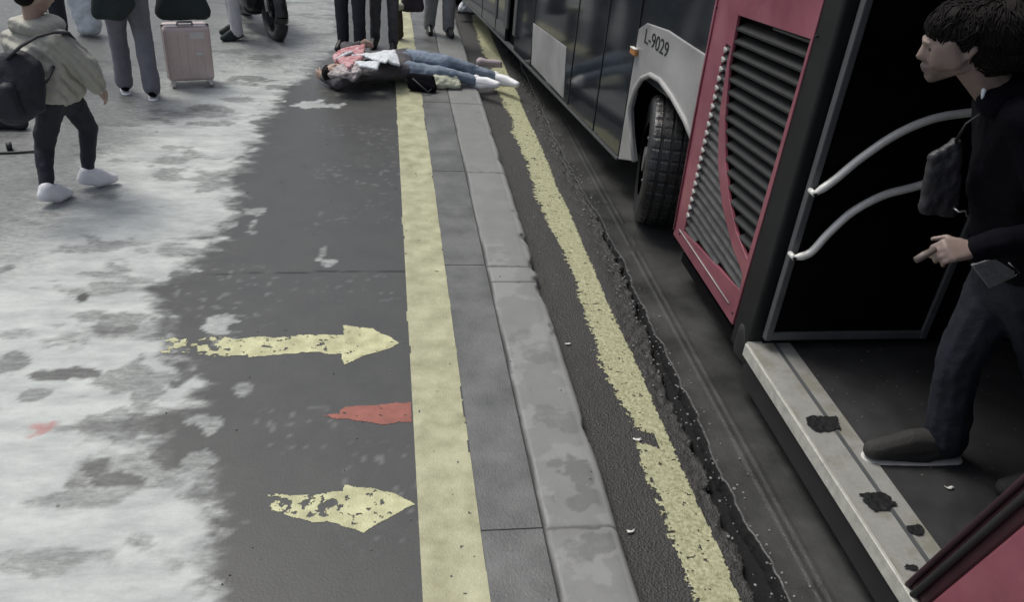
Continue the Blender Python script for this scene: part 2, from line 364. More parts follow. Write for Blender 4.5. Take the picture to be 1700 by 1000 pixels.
KZ = KZ - .008 * cr
stain = np.zeros_like(KX)
def kblob(px, py, rx, ry, s_, sd):
    c = Pz(px, py); a = abs(Pz(px + rx, py).x - c.x); b_ = abs(Pz(px, py - ry).y - c.y)
    d = np.sqrt(((KX - c.x) / a) ** 2 + ((KY - c.y) / b_) ** 2) + (fbm(KX * 11, KY * 11, 5, sd) - .5) * 2.6
    return s_ * (1 - sstep(.8, 1.0, d))
for k, q in enumerate([(950, 785, 34, 24, .85), (975, 830, 40, 20, .8), (1000, 905, 34, 22, .75), (910, 690, 36, 16, .6), (945, 700, 24, 18, .6), (960, 925, 26, 20, .5), (905, 590, 26, 12, .5), (870, 560, 24, 10, .35), (930, 770, 16, 10, .7)]): stain = np.maximum(stain, kblob(*q, 60 + k))
arris = sstep(.945, .965, KX) * (1 - sstep(1.0, 1.008, KX))
stone = .35 * (fbm(KX * 0 + 2, KY * .45, 2, 44) > .5)
me = gridmesh('kerb', PX, ky, 0, zz=KZ, attrs=dict(stain=stain, arris=arris, stone=stone, crack=cr))
co = np.stack([KX, KY, KZ], -1).reshape(-1).astype(np.float32); me.vertices.foreach_set('co', co); me.update()
o = obj('kerb', me, km, smooth=True); o['kind'] = 'structure'
km2 = mat('inner_paving', (.115, .12, .12), .42, .25, 4, bump=.35, bscale=110, col2=(.185, .19, .19))
bm = BM(); ys2 = [1.1, 2.35, 4.58, 6.1, 7.78, 9.3, 10.8, 12.3, 14]; y0 = .6
for y1 in ys2:
    box(bm, (.405, y0 + .004, -.02), (.662, y1 - .004, .004)); y0 = y1
obj('paving_strip', bm, km2)['kind'] = 'structure'
bm = BM()
for c_, d_ in ((-R, .6), (14, R)): box(bm, (.66, c_, -.17), (1.01, d_, 0))
obj('kerb_far', bm, km2)['kind'] = 'structure'

# asphalt gutter strip, broken edge, concrete lane slab
am = bpy.data.materials.new('gutter_asphalt'); am.use_nodes = True; t = am.node_tree; b = t.nodes['Principled BSDF']
tc = N(t, 'ShaderNodeTexCoord').outputs['Object']
v = N(t, 'ShaderNodeTexVoronoi'); v.inputs['Scale'].default_value = 95; lk(t, tc, v.inputs['Vector'])
mid = noise_n(t, 6, 8, tc, .65); fine = noise_n(t, 60, 5, tc)
c = mixc(t, mid, (.018, .018, .019), (.048, .049, .048)); c = mixc(t, mathn(t, 'MULTIPLY', v.outputs['Color'], .35), c, (.075, .075, .075))
lk(t, c, b.inputs['Base Color']); lk(t, mathn(t, 'ADD', .40, mathn(t, 'MULTIPLY', mid, .35)), b.inputs['Roughness'])
bp = N(t, 'ShaderNodeBump'); bp.inputs['Strength'].default_value = .8; bp.inputs['Distance'].default_value = .006; lk(t, mathn(t, 'ADD', fine, v.outputs['Distance']), bp.inputs['Height']); lk(t, bp.outputs[0], b.inputs['Normal'])
ax = np.arange(1.0, 1.70, .009); ay = np.arange(.6, 14, .012); AX, AY = np.meshgrid(ax, ay)
def wander(y, s, a, sd): return (fbm(y * s, y * 0 + sd, 5, sd) - .5) * a
gapw = np.interp(AY, [1.6, 2.6, 3.6, 4.4, 4.8], [.15, .14, .10, .05, .014]) * (.55 + .9 * fbm(AY * 2.3, AY * 0 + 8, 3, 99))
edgeA = 1.645 - gapw + wander(AY, 1.1, .05, 12) + (fbm(AX * 14, AY * 14, 4, 15) - .5) * .09
AZ = RZ + (fbm(AX * 22, AY * 22, 4, 18) - .5) * .006 + (fbm(AX * 3, AY * 3, 3, 19) - .5) * .012
crumble = sstep(-.16, 0, AX - edgeA); AZ += crumble * ((fbm(AX * 38, AY * 38, 4, 20) - .52) * .034 - .012); AZ -= .06 * sstep(0, .03, AX - edgeA)
me = gridmesh('gutter_asphalt', ax, ay, 0, zz=AZ, keep=(AX < edgeA + .012)[:-1, :-1]); obj('road_gutter', me, am, smooth=True)['kind'] = 'structure'
ey = ay; lip = 1.640 + wander(ey, .8, .07, 21) + wander(ey, 5, .045, 22) + (fbm(ey * 30, ey * 0 + 4, 3, 27) - .5) * .014 - .02 * sstep(4.5, 7, ey)
su = np.concatenate([[-.012, 0, .006], np.arange(.015, .30, .009), np.arange(.33, .8, .03)]); SU, SY = np.meshgrid(su, ay); SX = SU + lip[:, None]
SX = np.concatenate([SX, np.repeat(np.array([[2.6, 3, 5, 9, 20, R]]), len(ay), 0)], 1); SY = np.repeat(ay[:, None], SX.shape[1], 1)
ruts = .005 * np.exp(-((SX - 1.775) / .011) ** 2) + .004 * np.exp(-((SX - 1.82) / .011) ** 2)
SZ = RZ + .006 * np.exp(-np.clip(SX - lip[:, None], 0, 9) / .02) + ruts * (fbm(SX * 6, SY * 3, 3, 25) > .25) + (fbm(SX * 30, SY * 30, 3, 26) - .5) * .002 - .012 * sstep(.006, .002, np.abs(SY - 2.06))
SZ[:, 0] = -.172; SZ[:, 1] -= .006
sm_ = mat('lane_concrete', (.040, .041, .040), .34, .35, 3, bump=.3, bscale=90, col2=(.085, .086, .084), rvar=.16)
me = gridmesh('road', np.arange(SX.shape[1]), ay, 0, zz=SZ); me.vertices.foreach_set('co', np.stack([SX, SY, SZ], -1).reshape(-1).astype(np.float32)); me.update()
mi = np.zeros(len(me.polygons), np.int32).reshape(len(ay) - 1, -1); mi[:, 0] = 1  # gap's shade put into the near-black colour of the slab's broken side
obj('road', me, [sm_, bpy.data.materials['road_base']])['kind'] = 'structure'; me.polygons.foreach_set('material_index', mi.ravel())
bm = BM()
for c_, d_ in ((-R, .6), (13.99, R)): bm.faces.new([bm.verts.new(p) for p in ((1.01, c_, RZ), (R, c_, RZ), (R, d_, RZ), (1.01, d_, RZ))])
obj('road_far', bm, sm_)['kind'] = 'structure'
# pale crumbs of the broken slab lip, loose grit (one countless litter)
bm = BM()
for i in range(900):
    y = random.uniform(1, 12); x = 1.6 + random.gauss(0, .05) if random.random() < .75 else random.uniform(1.05, 1.75); r = random.uniform(.002, .008) * (1.5 if random.random() < .08 else 1)
    mtx = Matrix.Translation((x, y, RZ + r * .4)) @ Matrix.Rotation(random.random() * 6, 4, 'Z') @ Matrix.Diagonal((1, random.uniform(.5, 1.2), .6, 1))
    bmesh.ops.create_icosphere(bm, subdivisions=1, radius=r, matrix=mtx)
for i in range(160):
    x = random.uniform(-1.0, .95); y = random.uniform(1.8, 10); r = random.uniform(.002, .005)
    bmesh.ops.create_icosphere(bm, subdivisions=1, radius=r, matrix=Matrix.Translation((x, y, .004)))
tag(obj('grit', bm, mat('grit', (.16, .16, .155), .7, .4, 30, col2=(.34, .34, .33))), 'loose pale grit and crumbs along the broken road edge', 'grit', kind='stuff')

# ---------------------------------------------------------------- painted marks (ragged real sheets)
def paint(name, x0, x1, y0, y1, cell, fn, z, m, label, cat='road marking', zf=None, group=None):
    px = np.arange(x0, x1, cell); py = np.arange(y0, y1, cell); CX, CY = np.meshgrid((px[:-1] + px[1:]) / 2, (py[:-1] + py[1:]) / 2)
    keep = fn(CX, CY); VX, VY = np.meshgrid(px, py)
    Z = np.full(VX.shape, z) if zf is None else zf(VX, VY) + .004
    me = gridmesh(name, px, py, z, keep=keep, zz=Z); o = obj(name, me, m, smooth=zf is not None); tag(o, label, cat, group); return o
def f_line(x, y):
    e = (fbm(x * 0 + 1, y * 5, 4, 101) - .5) * .016
    return (x > .150 + e) & (x < .402 + e * .6 + (fbm(x * 0 + 5, y * 7, 4, 102) - .5) * .02) & ((fbm(x * 22, y * 22, 4, 103) < .82) | (fbm(x * 3, y * 3, 3, 104) < .55))
paint('pavement_line', .13, .42,   .6, 14, .007, f_line, .0015, M['yellow'], 'straight pale yellow line painted along the pavement beside the kerb')
def az_(x, y): return RZ + (fbm(x * 22, y * 22, 4, 18) - .5) * .006 + (fbm(x * 3, y * 3, 3, 19) - .5) * .012
def f_road(x, y):
    l = 1.245 + (fbm(x * 0 + 2, y * 2.2, 3, 111) - .5) * .09; r = 1.43 + (fbm(x * 0 + 3, y * 2, 3, 112) - .5) * .03
    n = fbm(x * 42, y * 42, 4, 113); e = np.minimum(x - l, (r - x) * 3)
    gap = np.exp(-((y - 3.0 + (x - 1.3) * .6) / .045) ** 2) * (x < 1.36)
    return (e + (n - .5) * .09 > 0) & (n + gap < .74)
paint('gutter_line', 1.16, 1.52, .8, 13, .007, f_road, RZ + .004, M['yellow2'], 'worn speckled yellow line painted on the road below the kerb', zf=az_)
def arrow_fn(poly, sd, tail):
    w = [(Pz(*p).x, Pz(*p).y) for p in poly]; x0 = min(a for a, b in w); x1 = max(a for a, b in w)
    def fn(x, y):
        n = fbm(x * 34, y * 40, 5, sd); wx = (fbm(x * 9, y * 9, 3, sd + 3) - .5) * .05; wy = (fbm(x * 9, y * 9, 3, sd + 5) - .5) * .05
        k = inside(x + wx, y + wy, w); fr = (x - x0) / (x1 - x0)
        th = np.interp(fr, [0, tail, tail * 1.6, 1], [.36, .50, .62, .76]); return k & (n < th)
    ys_ = [b for a, b in w]; return fn, (x0 - .05, x1 + .05, min(ys_) - .05, max(ys_) + .05)
fn, bb = arrow_fn([(262, 562), (300, 563), (400, 561), (500, 558), (570, 557), (572, 540), (618, 546), (662, 569), (615, 588), (574, 605), (568, 588), (500, 586), (400, 592), (355, 594), (300, 584), (262, 585)], 131, .2)
paint('arrow', *bb, .0045, fn, .0018, M['yellow3'], 'long thin yellow arrow with a shaft, pointing right at the pavement line', 'painted arrow', group='yellow arrows on the pavement')
fn, bb = arrow_fn([(440, 822), (520, 822), (568, 820), (572, 808), (590, 812), (640, 815), (690, 840), (645, 862), (603, 884), (560, 868), (500, 866), (440, 848)], 141, .13)
hole = Pz(543, 842); f0 = fn
fn2 = lambda x, y: f0(x, y) & (((x - hole.x) / .055) ** 2 + ((y - hole.y) / .05) ** 2 + (fbm(x * 20, y * 20, 3, 7) - .5) * 2.4 > .8)
paint('arrow', *bb, .0045, fn2, .0018, M['yellow3'], 'short stubby yellow arrow with worn tail, nearest the bottom of the picture', 'painted arrow', group='yellow arrows on the pavement')
RW = [(Pz(*q).x, Pz(*q).y) for q in [(530, 690), (570, 675), (610, 672), (690, 668), (692, 702), (630, 704), (575, 698)]]
fn, bb = arrow_fn([(520, 690), (560, 676), (600, 672), (676, 668), (679, 702), (620, 704), (560, 698)], 151, .5)
paint('red_mark', bb[0], min(bb[1], .148), bb[2], bb[3], .006, (lambda x, y, f1=fn: inside(x + (fbm(x * 9, y * 9, 4, 154) - .5) * .14, y + (fbm(x * 9, y * 9, 4, 156) - .5) * .05, RW) & (fbm(x * 34, y * 38, 5, 151) < np.interp(x, [-.55, -.35, .1], [.50, .68, .78]))), .0018, M['redp'], 'faded red dash painted between the two yellow arrows', 'painted mark')

# ================================================================= BUS
bus = thing('articulated_bus', (2.0, 5, RZ), 'articulated bus in red and silver with open door, standing at the kerb', 'bus')
BX = 1.92
def yz(q): p = Px(*q, BX); return (p.y, p.z)
to = lambda a, b_: Vector((BX, a, b_))
NX = (-1, 0, 0)
# louvred panel
rz_poly = [(1225, 25), (1345, 65), (1240, 430), (1222, 385), (1210, 330), (1204, 270), (1203, 200), (1210, 110)]
lz_poly = [(1205, 72), (1213, 78), (1207, 100), (1194, 190), (1191, 270), (1198, 340), (1215, 410), (1232, 455), (1228, 482), (1135, 384)]
R2 = [yz(q) for q in rz_poly]; L2 = [yz(q) for q in lz_poly]
outer = [(4.66, .2), (3.57, .2), (3.54, 1.0), (3.515, 2.75), (4.80, 2.75), (4.73, 1.7), (4.69, .9)]
pnl = obj('side_panel', plate(BM(), outer, [R2, L2], to, NX, .02), M['red'], bus, bevel=.004)
def scan(poly, z0, tilt):
    """clip the line z = z0 + tilt*(y-4) to the polygon"""
    ys_ = []
    n = len(poly)
    for i in range(n):
        (y1, z1), (y2, z2) = poly[i], poly[(i + 1) % n]; a = z1 - z0 - tilt * (y1 - 4); c_ = z2 - z0 - tilt * (y2 - 4)
        if (a > 0) != (c_ > 0): u = a / (a - c_); ys_.append(y1 + (y2 - y1) * u)
    ys_.sort(); return [(ys_[i], ys_[i + 1]) for i in range(0, len(ys_) - 1, 2)]
def slats(poly, step, tilt, th, dep, nm, m):
    bm = BM(); z = -1.0
    while z < 3:
        for a, b_ in scan(poly, z, tilt):
            if b_ - a < .02: continue
            pts = []
            for y in (a, b_):
                zz = z + tilt * (y - 4)
                pts.append([Vector((BX + .004 + dx, y, zz + dz)) for dx, dz in ((0, -.5 * th), (dep, th * .9), (dep, th * 1.2), (0, -.1 * th))])
            va = [bm.verts.new(p) for p in pts[0]]; vb = [bm.verts.new(p) for p in pts[1]]
            for k in range(4): bm.faces.new((va[k], va[(k + 1) % 4], vb[(k + 1) % 4], vb[k]))
            bm.faces.new(va); bm.faces.new(vb[::-1])
        z += step
    return obj(nm, bm, m, pnl)
p1, p2 = yz((1225, 25)), yz((1345, 65)); tiltR = (p2[1] - p1[1]) / (p2[0] - p1[0])
slats(R2, .068, tiltR * .9, .028, .050, 'grille', M['slatd'])
slats(L2, .055, 0.03, .030, .035, 'grille', M['slat'])
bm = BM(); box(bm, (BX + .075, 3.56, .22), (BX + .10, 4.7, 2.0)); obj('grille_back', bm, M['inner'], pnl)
z = .42
while z < 1.62:      # bright tabs down the front edge of the grille
    for a, b_ in scan(L2, z, .03)[:1]:
        bm = BM(); hull(bm, [((BX - .002, b_ - .006, z + .016), .008), ((BX - .002, b_ - .040, z + .012), .008), ((BX - .002, b_ - .014, z - .004), .007)]); obj('tab', bm, M['trim'], pnl, smooth=True)
    z += .055
bm = BM(); tube(bm, [(BX - .006, 4.652, .24), (BX - .006, 4.70, 1.2), (BX - .006, 4.72, 2.0)], .007, 8); obj('edge_bead', bm, M['red'], pnl, smooth=True)
bm = BM(); tube(bm, [(BX - .004, 4.56, .285), (BX - .004, 3.66, .285)], .004, 6); obj('lower_bead', bm, M['trim'], pnl, smooth=True)
for q in [(1190, 12), (1355, 60), (1128, 388), (1216, 520)]:
    bm = BM(); p = Px(*q, BX - .001); bmesh.ops.create_icosphere(bm, subdivisions=2, radius=.007, matrix=Matrix.Translation(p)); obj('rivet', bm, M['pillar'], pnl, smooth=True)
# return edge of the red panel toward the joint
bm = BM(); box(bm, (BX + .021, 4.60, .22), (BX + .16, 4.655, 2.74)); obj('panel_return', bm, M['dkred'], bus)
# black pillar between panel and door opening
bm = BM(); box(bm, (BX + .006, 3.36, .10), (BX + .14, 3.565, 2.76)); obj('door_pillar', bm, M['pillar'], bus, bevel=.02)
bm = BM(); hull(bm, [((BX + .05, 3.48, .10), .05), ((BX + .05, 3.36, .12), .05), ((BX + .05, 3.46, .24), .06)]); obj('pillar_foot', bm, M['black'], bus, smooth=True)
# folded door leaf
LY = 3.30
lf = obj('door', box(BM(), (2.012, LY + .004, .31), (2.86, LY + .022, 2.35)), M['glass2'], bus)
bm = BM(); box(bm, (1.975, LY - .012, .285), (2.012, LY + .03, 2.40)); box(bm, (2.86, LY - .012, .285), (2.90, LY + .03, 2.40)); box(bm, (2.012, LY - .010, .287), (2.86, LY + .028, .335)); box(bm, (2.012, LY - .010, 2.35), (2.86, LY + .028, 2.398))
obj('door_frame', bm, M['dgrey'], lf, bevel=.006)
def rail(px, extra):
    pts = [Py(*q, LY - .05) for q in px]; pts += [pts[-1] + Vector(e) for e in extra]
    sm2 = []
    for i in range(len(pts) - 1):
        p0, p1, p2_, p3 = pts[max(i - 1, 0)], pts[i], pts[i + 1], pts[min(i + 2, len(pts) - 1)]
        for k in range(6):
            u = k / 6; sm2.append(.5 * ((2 * p1) + (p2_ - p0) * u + (2 * p0 - 5 * p1 + 4 * p2_ - p3) * u * u + (3 * p1 - p0 - 3 * p2_ + p3) * u ** 3))
    sm2.append(pts[-1]); n = len(sm2)
    rad = [.0195] * n; rad[0] = .012; rad[1] = .013; rad[2] = .016
    bm = BM(); tube(bm, sm2, rad, 14)
    a = sm2[0]; bmesh.ops.create_cone(bm, cap_ends=True, segments=16, radius1=.013, radius2=.013, depth=.05, matrix=Matrix.Translation(a + Vector((0, .02, 0))) @ Matrix.Rotation(math.pi / 2, 4, 'X'))
    r_ = obj('handrail', bm, M['rail'], lf, smooth=True)
    bm = BM(); bmesh.ops.create_cone(bm, cap_ends=True, segments=12, radius1=.009, radius2=.009, depth=.008, matrix=Matrix.Translation(a + Vector((0, -.010, 0))) @ Matrix.Rotation(math.pi / 2, 4, 'X')); obj('bolt', bm, M['black'], r_)
rail([(1352, 322), (1384, 300), (1430, 262), (1490, 222), (1550, 197), (1610, 187)], [(.12, 0, .01), (.15, 0, -.03)])
rail([(1318, 428), (1345, 420), (1375, 388), (1415, 352), (1465, 325), (1512, 312)], [(.15, 0, .05), (.2, 0, .03)])
# floor, sill and inside
FZ = .23
bm = BM(); box(bm, (2.155, 1.2, .10), (4.40, 3.36, FZ)); obj('floor', bm, M['busfloor'], bus)
sill_m = bpy.data.materials.new('worn_sill'); sill_m.use_nodes = True; t = sill_m.node_tree; b = t.nodes['Principled BSDF']
tc = N(t, 'ShaderNodeTexCoord').outputs['Object']; mid = noise_n(t, 9, 9, tc, .7); fine = noise_n(t, 80, 5, tc)
c = mixc(t, mid, (.26, .26, .24), (.56, .56, .54)); rb = N(t, 'ShaderNodeValToRGB'); rb.color_ramp.elements[0].position = .52; rb.color_ramp.elements[1].position = .62; lk(t, noise_n(t, 5, 6, tc), rb.inputs[0])
c = mixc(t, mathn(t, 'MULTIPLY', rb.outputs[0], .5), c, (.25, .24, .16)); lk(t, mixc(t, mathn(t, 'MULTIPLY', fine, .4), c, (.14, .14, .135)), b.inputs['Base Color']); b.inputs['Roughness'].default_value = .45; b.inputs['Metallic'].default_value = .2
sill = obj('door_sill', box(BM(), (1.915, 1.70, .17), (2.155, 3.36, FZ + .003)), sill_m, bus)
bm = BM(); box(bm, (1.898, 1.70, .165), (1.915, 3.34, FZ + .007)); obj('sill_edge', bm, mat('sill_edge', (.6, .6, .55), .35, .2, 20, metal=.3), sill, bevel=.003)
bm = BM(); box(bm, (1.93, 1.70, .0), (1.97, 3.36, .169)); obj('step_riser', bm, M['black'], bus)
bm = BM(); box(bm, (2.055, 1.70, FZ + .0035), (2.075, 3.34, FZ + .006)); obj('sill_groove', bm, M['dgrey'], sill)
def dirt(px, py, rx, ry, sd):
    c_ = Pz(px, py, FZ); a = abs(Pz(px + rx, py, FZ).x - c_.x); b_ = abs(Pz(px, py - ry, FZ).y - c_.y)
    fn = lambda x, y: (((x - c_.x) / a) ** 2) ** 1.5 + (((y - c_.y) / b_) ** 2) ** 1.5 + (fbm(x * 28, y * 28, 4, sd) - .5) * 2.2 < .7
    px_ = np.arange(c_.x - a * 1.5, c_.x + a * 1.5, .004); py_ = np.arange(c_.y - b_ * 1.5, c_.y + b_ * 1.5, .004)
    CX, CY = np.meshgrid((px_[:-1] + px_[1:]) / 2, (py_[:-1] + py_[1:]) / 2)
    VX, VY = np.meshgrid(px_, py_); me = gridmesh('dirt', px_, py_, 0, keep=fn(CX, CY), zz=FZ + .0075 + (fbm(VX * 50, VY * 50, 3, sd + 1)) * .008)
    obj('dirt_patch', me, M['pillar'], sill, smooth=True)
dirt(1368, 706, 30, 13, 201); dirt(1456, 836, 28, 16, 202); dirt(1518, 883, 14, 9, 203); dirt(1510, 946, 12, 6, 204)
# body shell of the rear unit
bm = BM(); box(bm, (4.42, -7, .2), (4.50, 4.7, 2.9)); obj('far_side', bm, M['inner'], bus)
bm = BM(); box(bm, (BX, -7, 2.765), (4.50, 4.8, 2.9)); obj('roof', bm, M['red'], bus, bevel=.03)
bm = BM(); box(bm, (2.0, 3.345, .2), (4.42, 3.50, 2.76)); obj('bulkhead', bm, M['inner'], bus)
bm = BM(); box(bm, (1.99, -6.9, 0.03), (4.3, 4.6, .095)); box(bm, (2.1, 3.505, .10), (4.3, 4.55, 2.7)); obj('chassis_blocker', bm, M['inner'], bus)  # unseen dark boxes under and inside the bus, added to block light
pe = [(1.80, .165), (1.79, .24), (1.588, .974), (1.40, 1.7), (1.25, 2.4), (1.22, 2.76)]
bw = .085
near = [(y - bw * 1.3, z) for y, z in pe]
pj = obj('rear_panel', plate(BM(), near + [(-7, 2.76), (-7, .165)], [[(.6, 1.25), (.6, 2.45), (-6.5, 2.45), (-6.5, 1.25)]], to, NX, .03), M['red'], bus, bevel=.012)
bm = BM(); box(bm, (BX + .010, -6.49, 1.26), (BX + .022, .59, 2.44)); obj('window', bm, M['glass'], bus)
obj('door_seal', plate(BM(), pe + near[::-1], [], lambda a, b_: Vector((BX + .004, a, b_)), NX, .09), M['dkred'], bus, bevel=.02)
bm = BM(); tube(bm, [(BX - .008, y - .055, z) for y, z in pe], .013, 10); obj('seal_lip', bm, M['black'], bus, smooth=True)
bm = BM(); tube(bm, [(BX - .002, y - .010, z) for y, z in pe], .012, 10); obj('seal_bead', bm, mat('seal_plum', (.03, .010, .017), .6, .3, 10), bus, smooth=True)
bm = BM(); box(bm, (BX + .003, pe[-1][0], 2.42), (BX + .06, 3.36, 2.76)); obj('door_header', bm, M['pillar'], bus)
# front unit, turned towards the kerb
A0 = Vector((1.874, 6.005, 0)); A1 = Vector((1.372, 9.622, 0)); DR = (A1 - A0).normalized(); NR = Vector((-DR.y, DR.x, 0)) ; O = A0 - DR * 1.22
def sz(q): p = Pn(*q, O, NR); return ((p - O).dot(DR), p.z)
ft = lambda off=0: (lambda s, z: O + DR * s + NR * off + Vector((0, 0, z)))
FM = Matrix.Translation(O) @ Matrix((( DR.x, NR.x, 0), (DR.y, NR.y, 0), (0, 0, 1))).to_4x4()
def fbox(bm, s0, s1, t0, t1, z0, z1): return box(bm, (s0, t0, z0), (s1, t1, z1), FM)
sL = sz((1028, 258))[0]; top = [sz(q) for q in [(1040, 33), (1075, 38), (1110, 50), (1140, 70), (1168, 88), (1190, 100)]]
zb = .19
ac = (.62, .36); ar = .56
arch = [sz(q) for q in [(1055, 268), (1050, 225), (1048, 180), (1056, 148), (1068, 130), (1082, 124), (1098, 133), (1118, 160), (1140, 200), (1158, 245)]]
s_end = -.05
if arch[-1][0] > .15: arch.append((.12, arch[-1][1] * .62)); arch.append((.06, zb))
tp = [(sL, top[0][1])] + top[1:] + [(s_end, top[-1][1] - .02)]
poly = [(sL, zb)] + tp + [(s_end, zb)] + arch[::-1]
print('SILVER', [(round(a, 2), round(b, 2)) for a, b in poly])
obj('wheel_panel', plate(BM(), poly, [], ft(.006), NR, .03), M['silver'], bus, bevel=.008)
bm = BM(); tube(bm, [ft(.010)(*q) for q in arch], .020, 10); 
trm = [ft(.006)(a + .0, b_) for a, b_ in arch]
obj('arch_trim', bm, M['trim'], bus, smooth=True)
# dark glazing, doors, pillars beyond
ss = {k: sz(v)[0] for k, v in dict(a=(1024, 250), b=(985, 212), c=(943, 170), d=(880, 108), e=(852, 80), f=(838, 64), g=(822, 45), h=(800, 24)).items()}
print('SS', ss)
bm = BM(); fbox(bm, s_end, sL, -.05, -.006, .9, 2.76); obj('window', bm, M['glass'], bus)
def leaf(s0, s1, nm='door'):
    f_ = obj(nm, fbox(BM(), s0 + .012, s1 - .012, -.04, 0, .2, 2.6), M['glass'], bus, bevel=.006); return f_
l1 = leaf(sL + .012, ss['b']); l2 = leaf(ss['b'], ss['c'])
for s0, s1 in ((ss['c'], ss['d']), (ss['d'], ss['e']), (ss['f'], ss['g']), (ss['g'], ss['h']), (ss['h'], ss['h'] + 1.4), (ss['h'] + 1.4, ss['h'] + 3)): leaf(s0, s1, 'side_glazing')
bm = BM()
for k in 'bcde': fbox(bm, ss[k] - .010, ss[k] + .010, -.045, -.012, .19, 2.6)
obj('seam', bm, M['black'], bus)
tz = [sz(q) for q in [(886, 38), (941, 78), (936, 163), (883, 106)]]; obj('silver_panel', plate(BM(), tz, [], ft(.007), NR, .02), M['silver'], bus, bevel=.003)
bm = BM()
for k, w_ in (('e', .05), ('f', .07), ('g', .05)): fbox(bm, ss[k] - w_, ss[k] + w_, -.02, .012, .35, 2.6)
obj('door_post', bm, M['dgrey'], bus, bevel=.01)
bm = BM(); fbox(bm, sL + .01, 9.5, -.05, .014, .18, .198); obj('skirt_edge', bm, M['dgrey'], bus)
bm = BM(); fbox(bm, s_end, 9.5, -2.5, -.055, 2.62, 2.9); obj('roof', bm, M['silver'], bus, bevel=.03)
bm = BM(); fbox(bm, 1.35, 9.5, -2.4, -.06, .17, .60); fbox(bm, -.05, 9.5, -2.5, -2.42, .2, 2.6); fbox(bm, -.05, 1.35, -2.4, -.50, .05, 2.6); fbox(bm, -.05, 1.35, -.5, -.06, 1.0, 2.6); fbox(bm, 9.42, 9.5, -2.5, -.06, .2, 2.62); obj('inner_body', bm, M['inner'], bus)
p = Pn(1057, 86, O, NR); s_ = (p - O).dot(DR)
lm = obj('marker_lamp', fbox(BM(), s_ - .045, s_ + .05, .007, .036, p.z - .022, p.z + .022), M['amber'], bus, bevel=.008)
bm = BM(); fbox(bm, s_ - .04, s_ + .045, .010, .040, p.z + .023, p.z + .032); obj('lamp_cap', bm, M['lampw'], lm, bevel=.003)
fc = bpy.data.curves.new('fleet_number', 'FONT'); fc.body = 'L-9029'; fc.size = .145; fc.extrude = .001; fc.align_x = 'CENTER'; fc.align_y = 'CENTER'
fo = bpy.data.objects.new('fleet_number', fc); COL.objects.link(fo)
pc = Pn(1091, 72, O, NR) + NR * .008
fo.matrix_world = Matrix.Translation(pc) @ Matrix(((-DR.x, 0, NR.x), (-DR.y, 0, NR.y), (0, 1, 0))).to_4x4()
dg = bpy.context.evaluated_depsgraph_get(); tm = bpy.data.meshes.new_from_object(fo.evaluated_get(dg)); tmx = fo.matrix_world.copy(); bpy.data.objects.remove(fo)
tm.transform(tmx); tm.materials.clear(); obj('fleet_number', tm, M['slatd'], bus)
# wheels
def wheel(loc, yaw, nm='wheel'):
    T = Matrix.Translation(loc) @ Matrix.Rotation(yaw, 4, 'Z')
    R0, Wd = .47, .15; pr = []
    prof = [(-.15, .27), (-.152, .36), (-.158, .42), (-.150, .445), (-.135, .462), (-.118, .470), (-.085, .474), (-.080, .458), (-.066, .458), (-.061, .476), (-.012, .478), (-.008, .460), (.008, .460), (.012, .478), (.061, .476), (.066, .458), (.080, .458), (.085, .474), (.118, .470), (.135, .462), (.150, .445), (.158, .42), (.152, .36), (.15, .27)]
    bm = BM(); n = 192; rings = []
    for k in range(n):
        a = 2 * math.pi * k / n; cut = (k % 5 == 0); rg = []
        for x, r in prof:
            rr_ = r - (.006 if cut and r > .463 else 0); rg.append(bm.verts.new(T @ Vector((x, math.cos(a) * rr_, math.sin(a) * rr_))))
        rings.append(rg)
    for k in range(n):
        for i in range(len(prof) - 1): bm.faces.new((rings[k][i], rings[k][i + 1], rings[(k + 1) % n][i + 1], rings[(k + 1) % n][i]))
    e = thing_part = obj(nm, bm, M['tyre'], bus); 
    bm = BM()
    for x, r0, r1 in ((-.13, .06, .275),):
        bmesh.ops.create_cone(bm, cap_ends=True, segments=48, radius1=.275, radius2=.25, depth=.24, matrix=T @ Matrix.Rotation(math.pi / 2, 4, 'Y'))
    rm_ = obj('rim', bm, M['rim'], e, bevel=.01)
    bm = BM(); bmesh.ops.create_cone(bm, cap_ends=True, segments=24, radius1=.09, radius2=.07, depth=.30, matrix=T @ Matrix.Rotation(math.pi / 2, 4, 'Y'))
    for k in range(8):
        a = k * math.pi / 4; bmesh.ops.create_icosphere(bm, subdivisions=1, radius=.016, matrix=T @ Matrix.Translation((-.125, .17 * math.cos(a), .17 * math.sin(a))))
    obj('hub', bm, M['rim'], e)
wheel((2.075, 5.50, RZ + .475), math.radians(-15))
wheel((2.16, -1.5, RZ + .475), 0); wheel((4.2, -1.5, RZ + .475), 0); wheel((4.3, 5.8, RZ + .475), 0)
wheel(tuple(O + DR * 8.0 - NR * .25 + Vector((0, 0, RZ + .475))), math.radians(8))

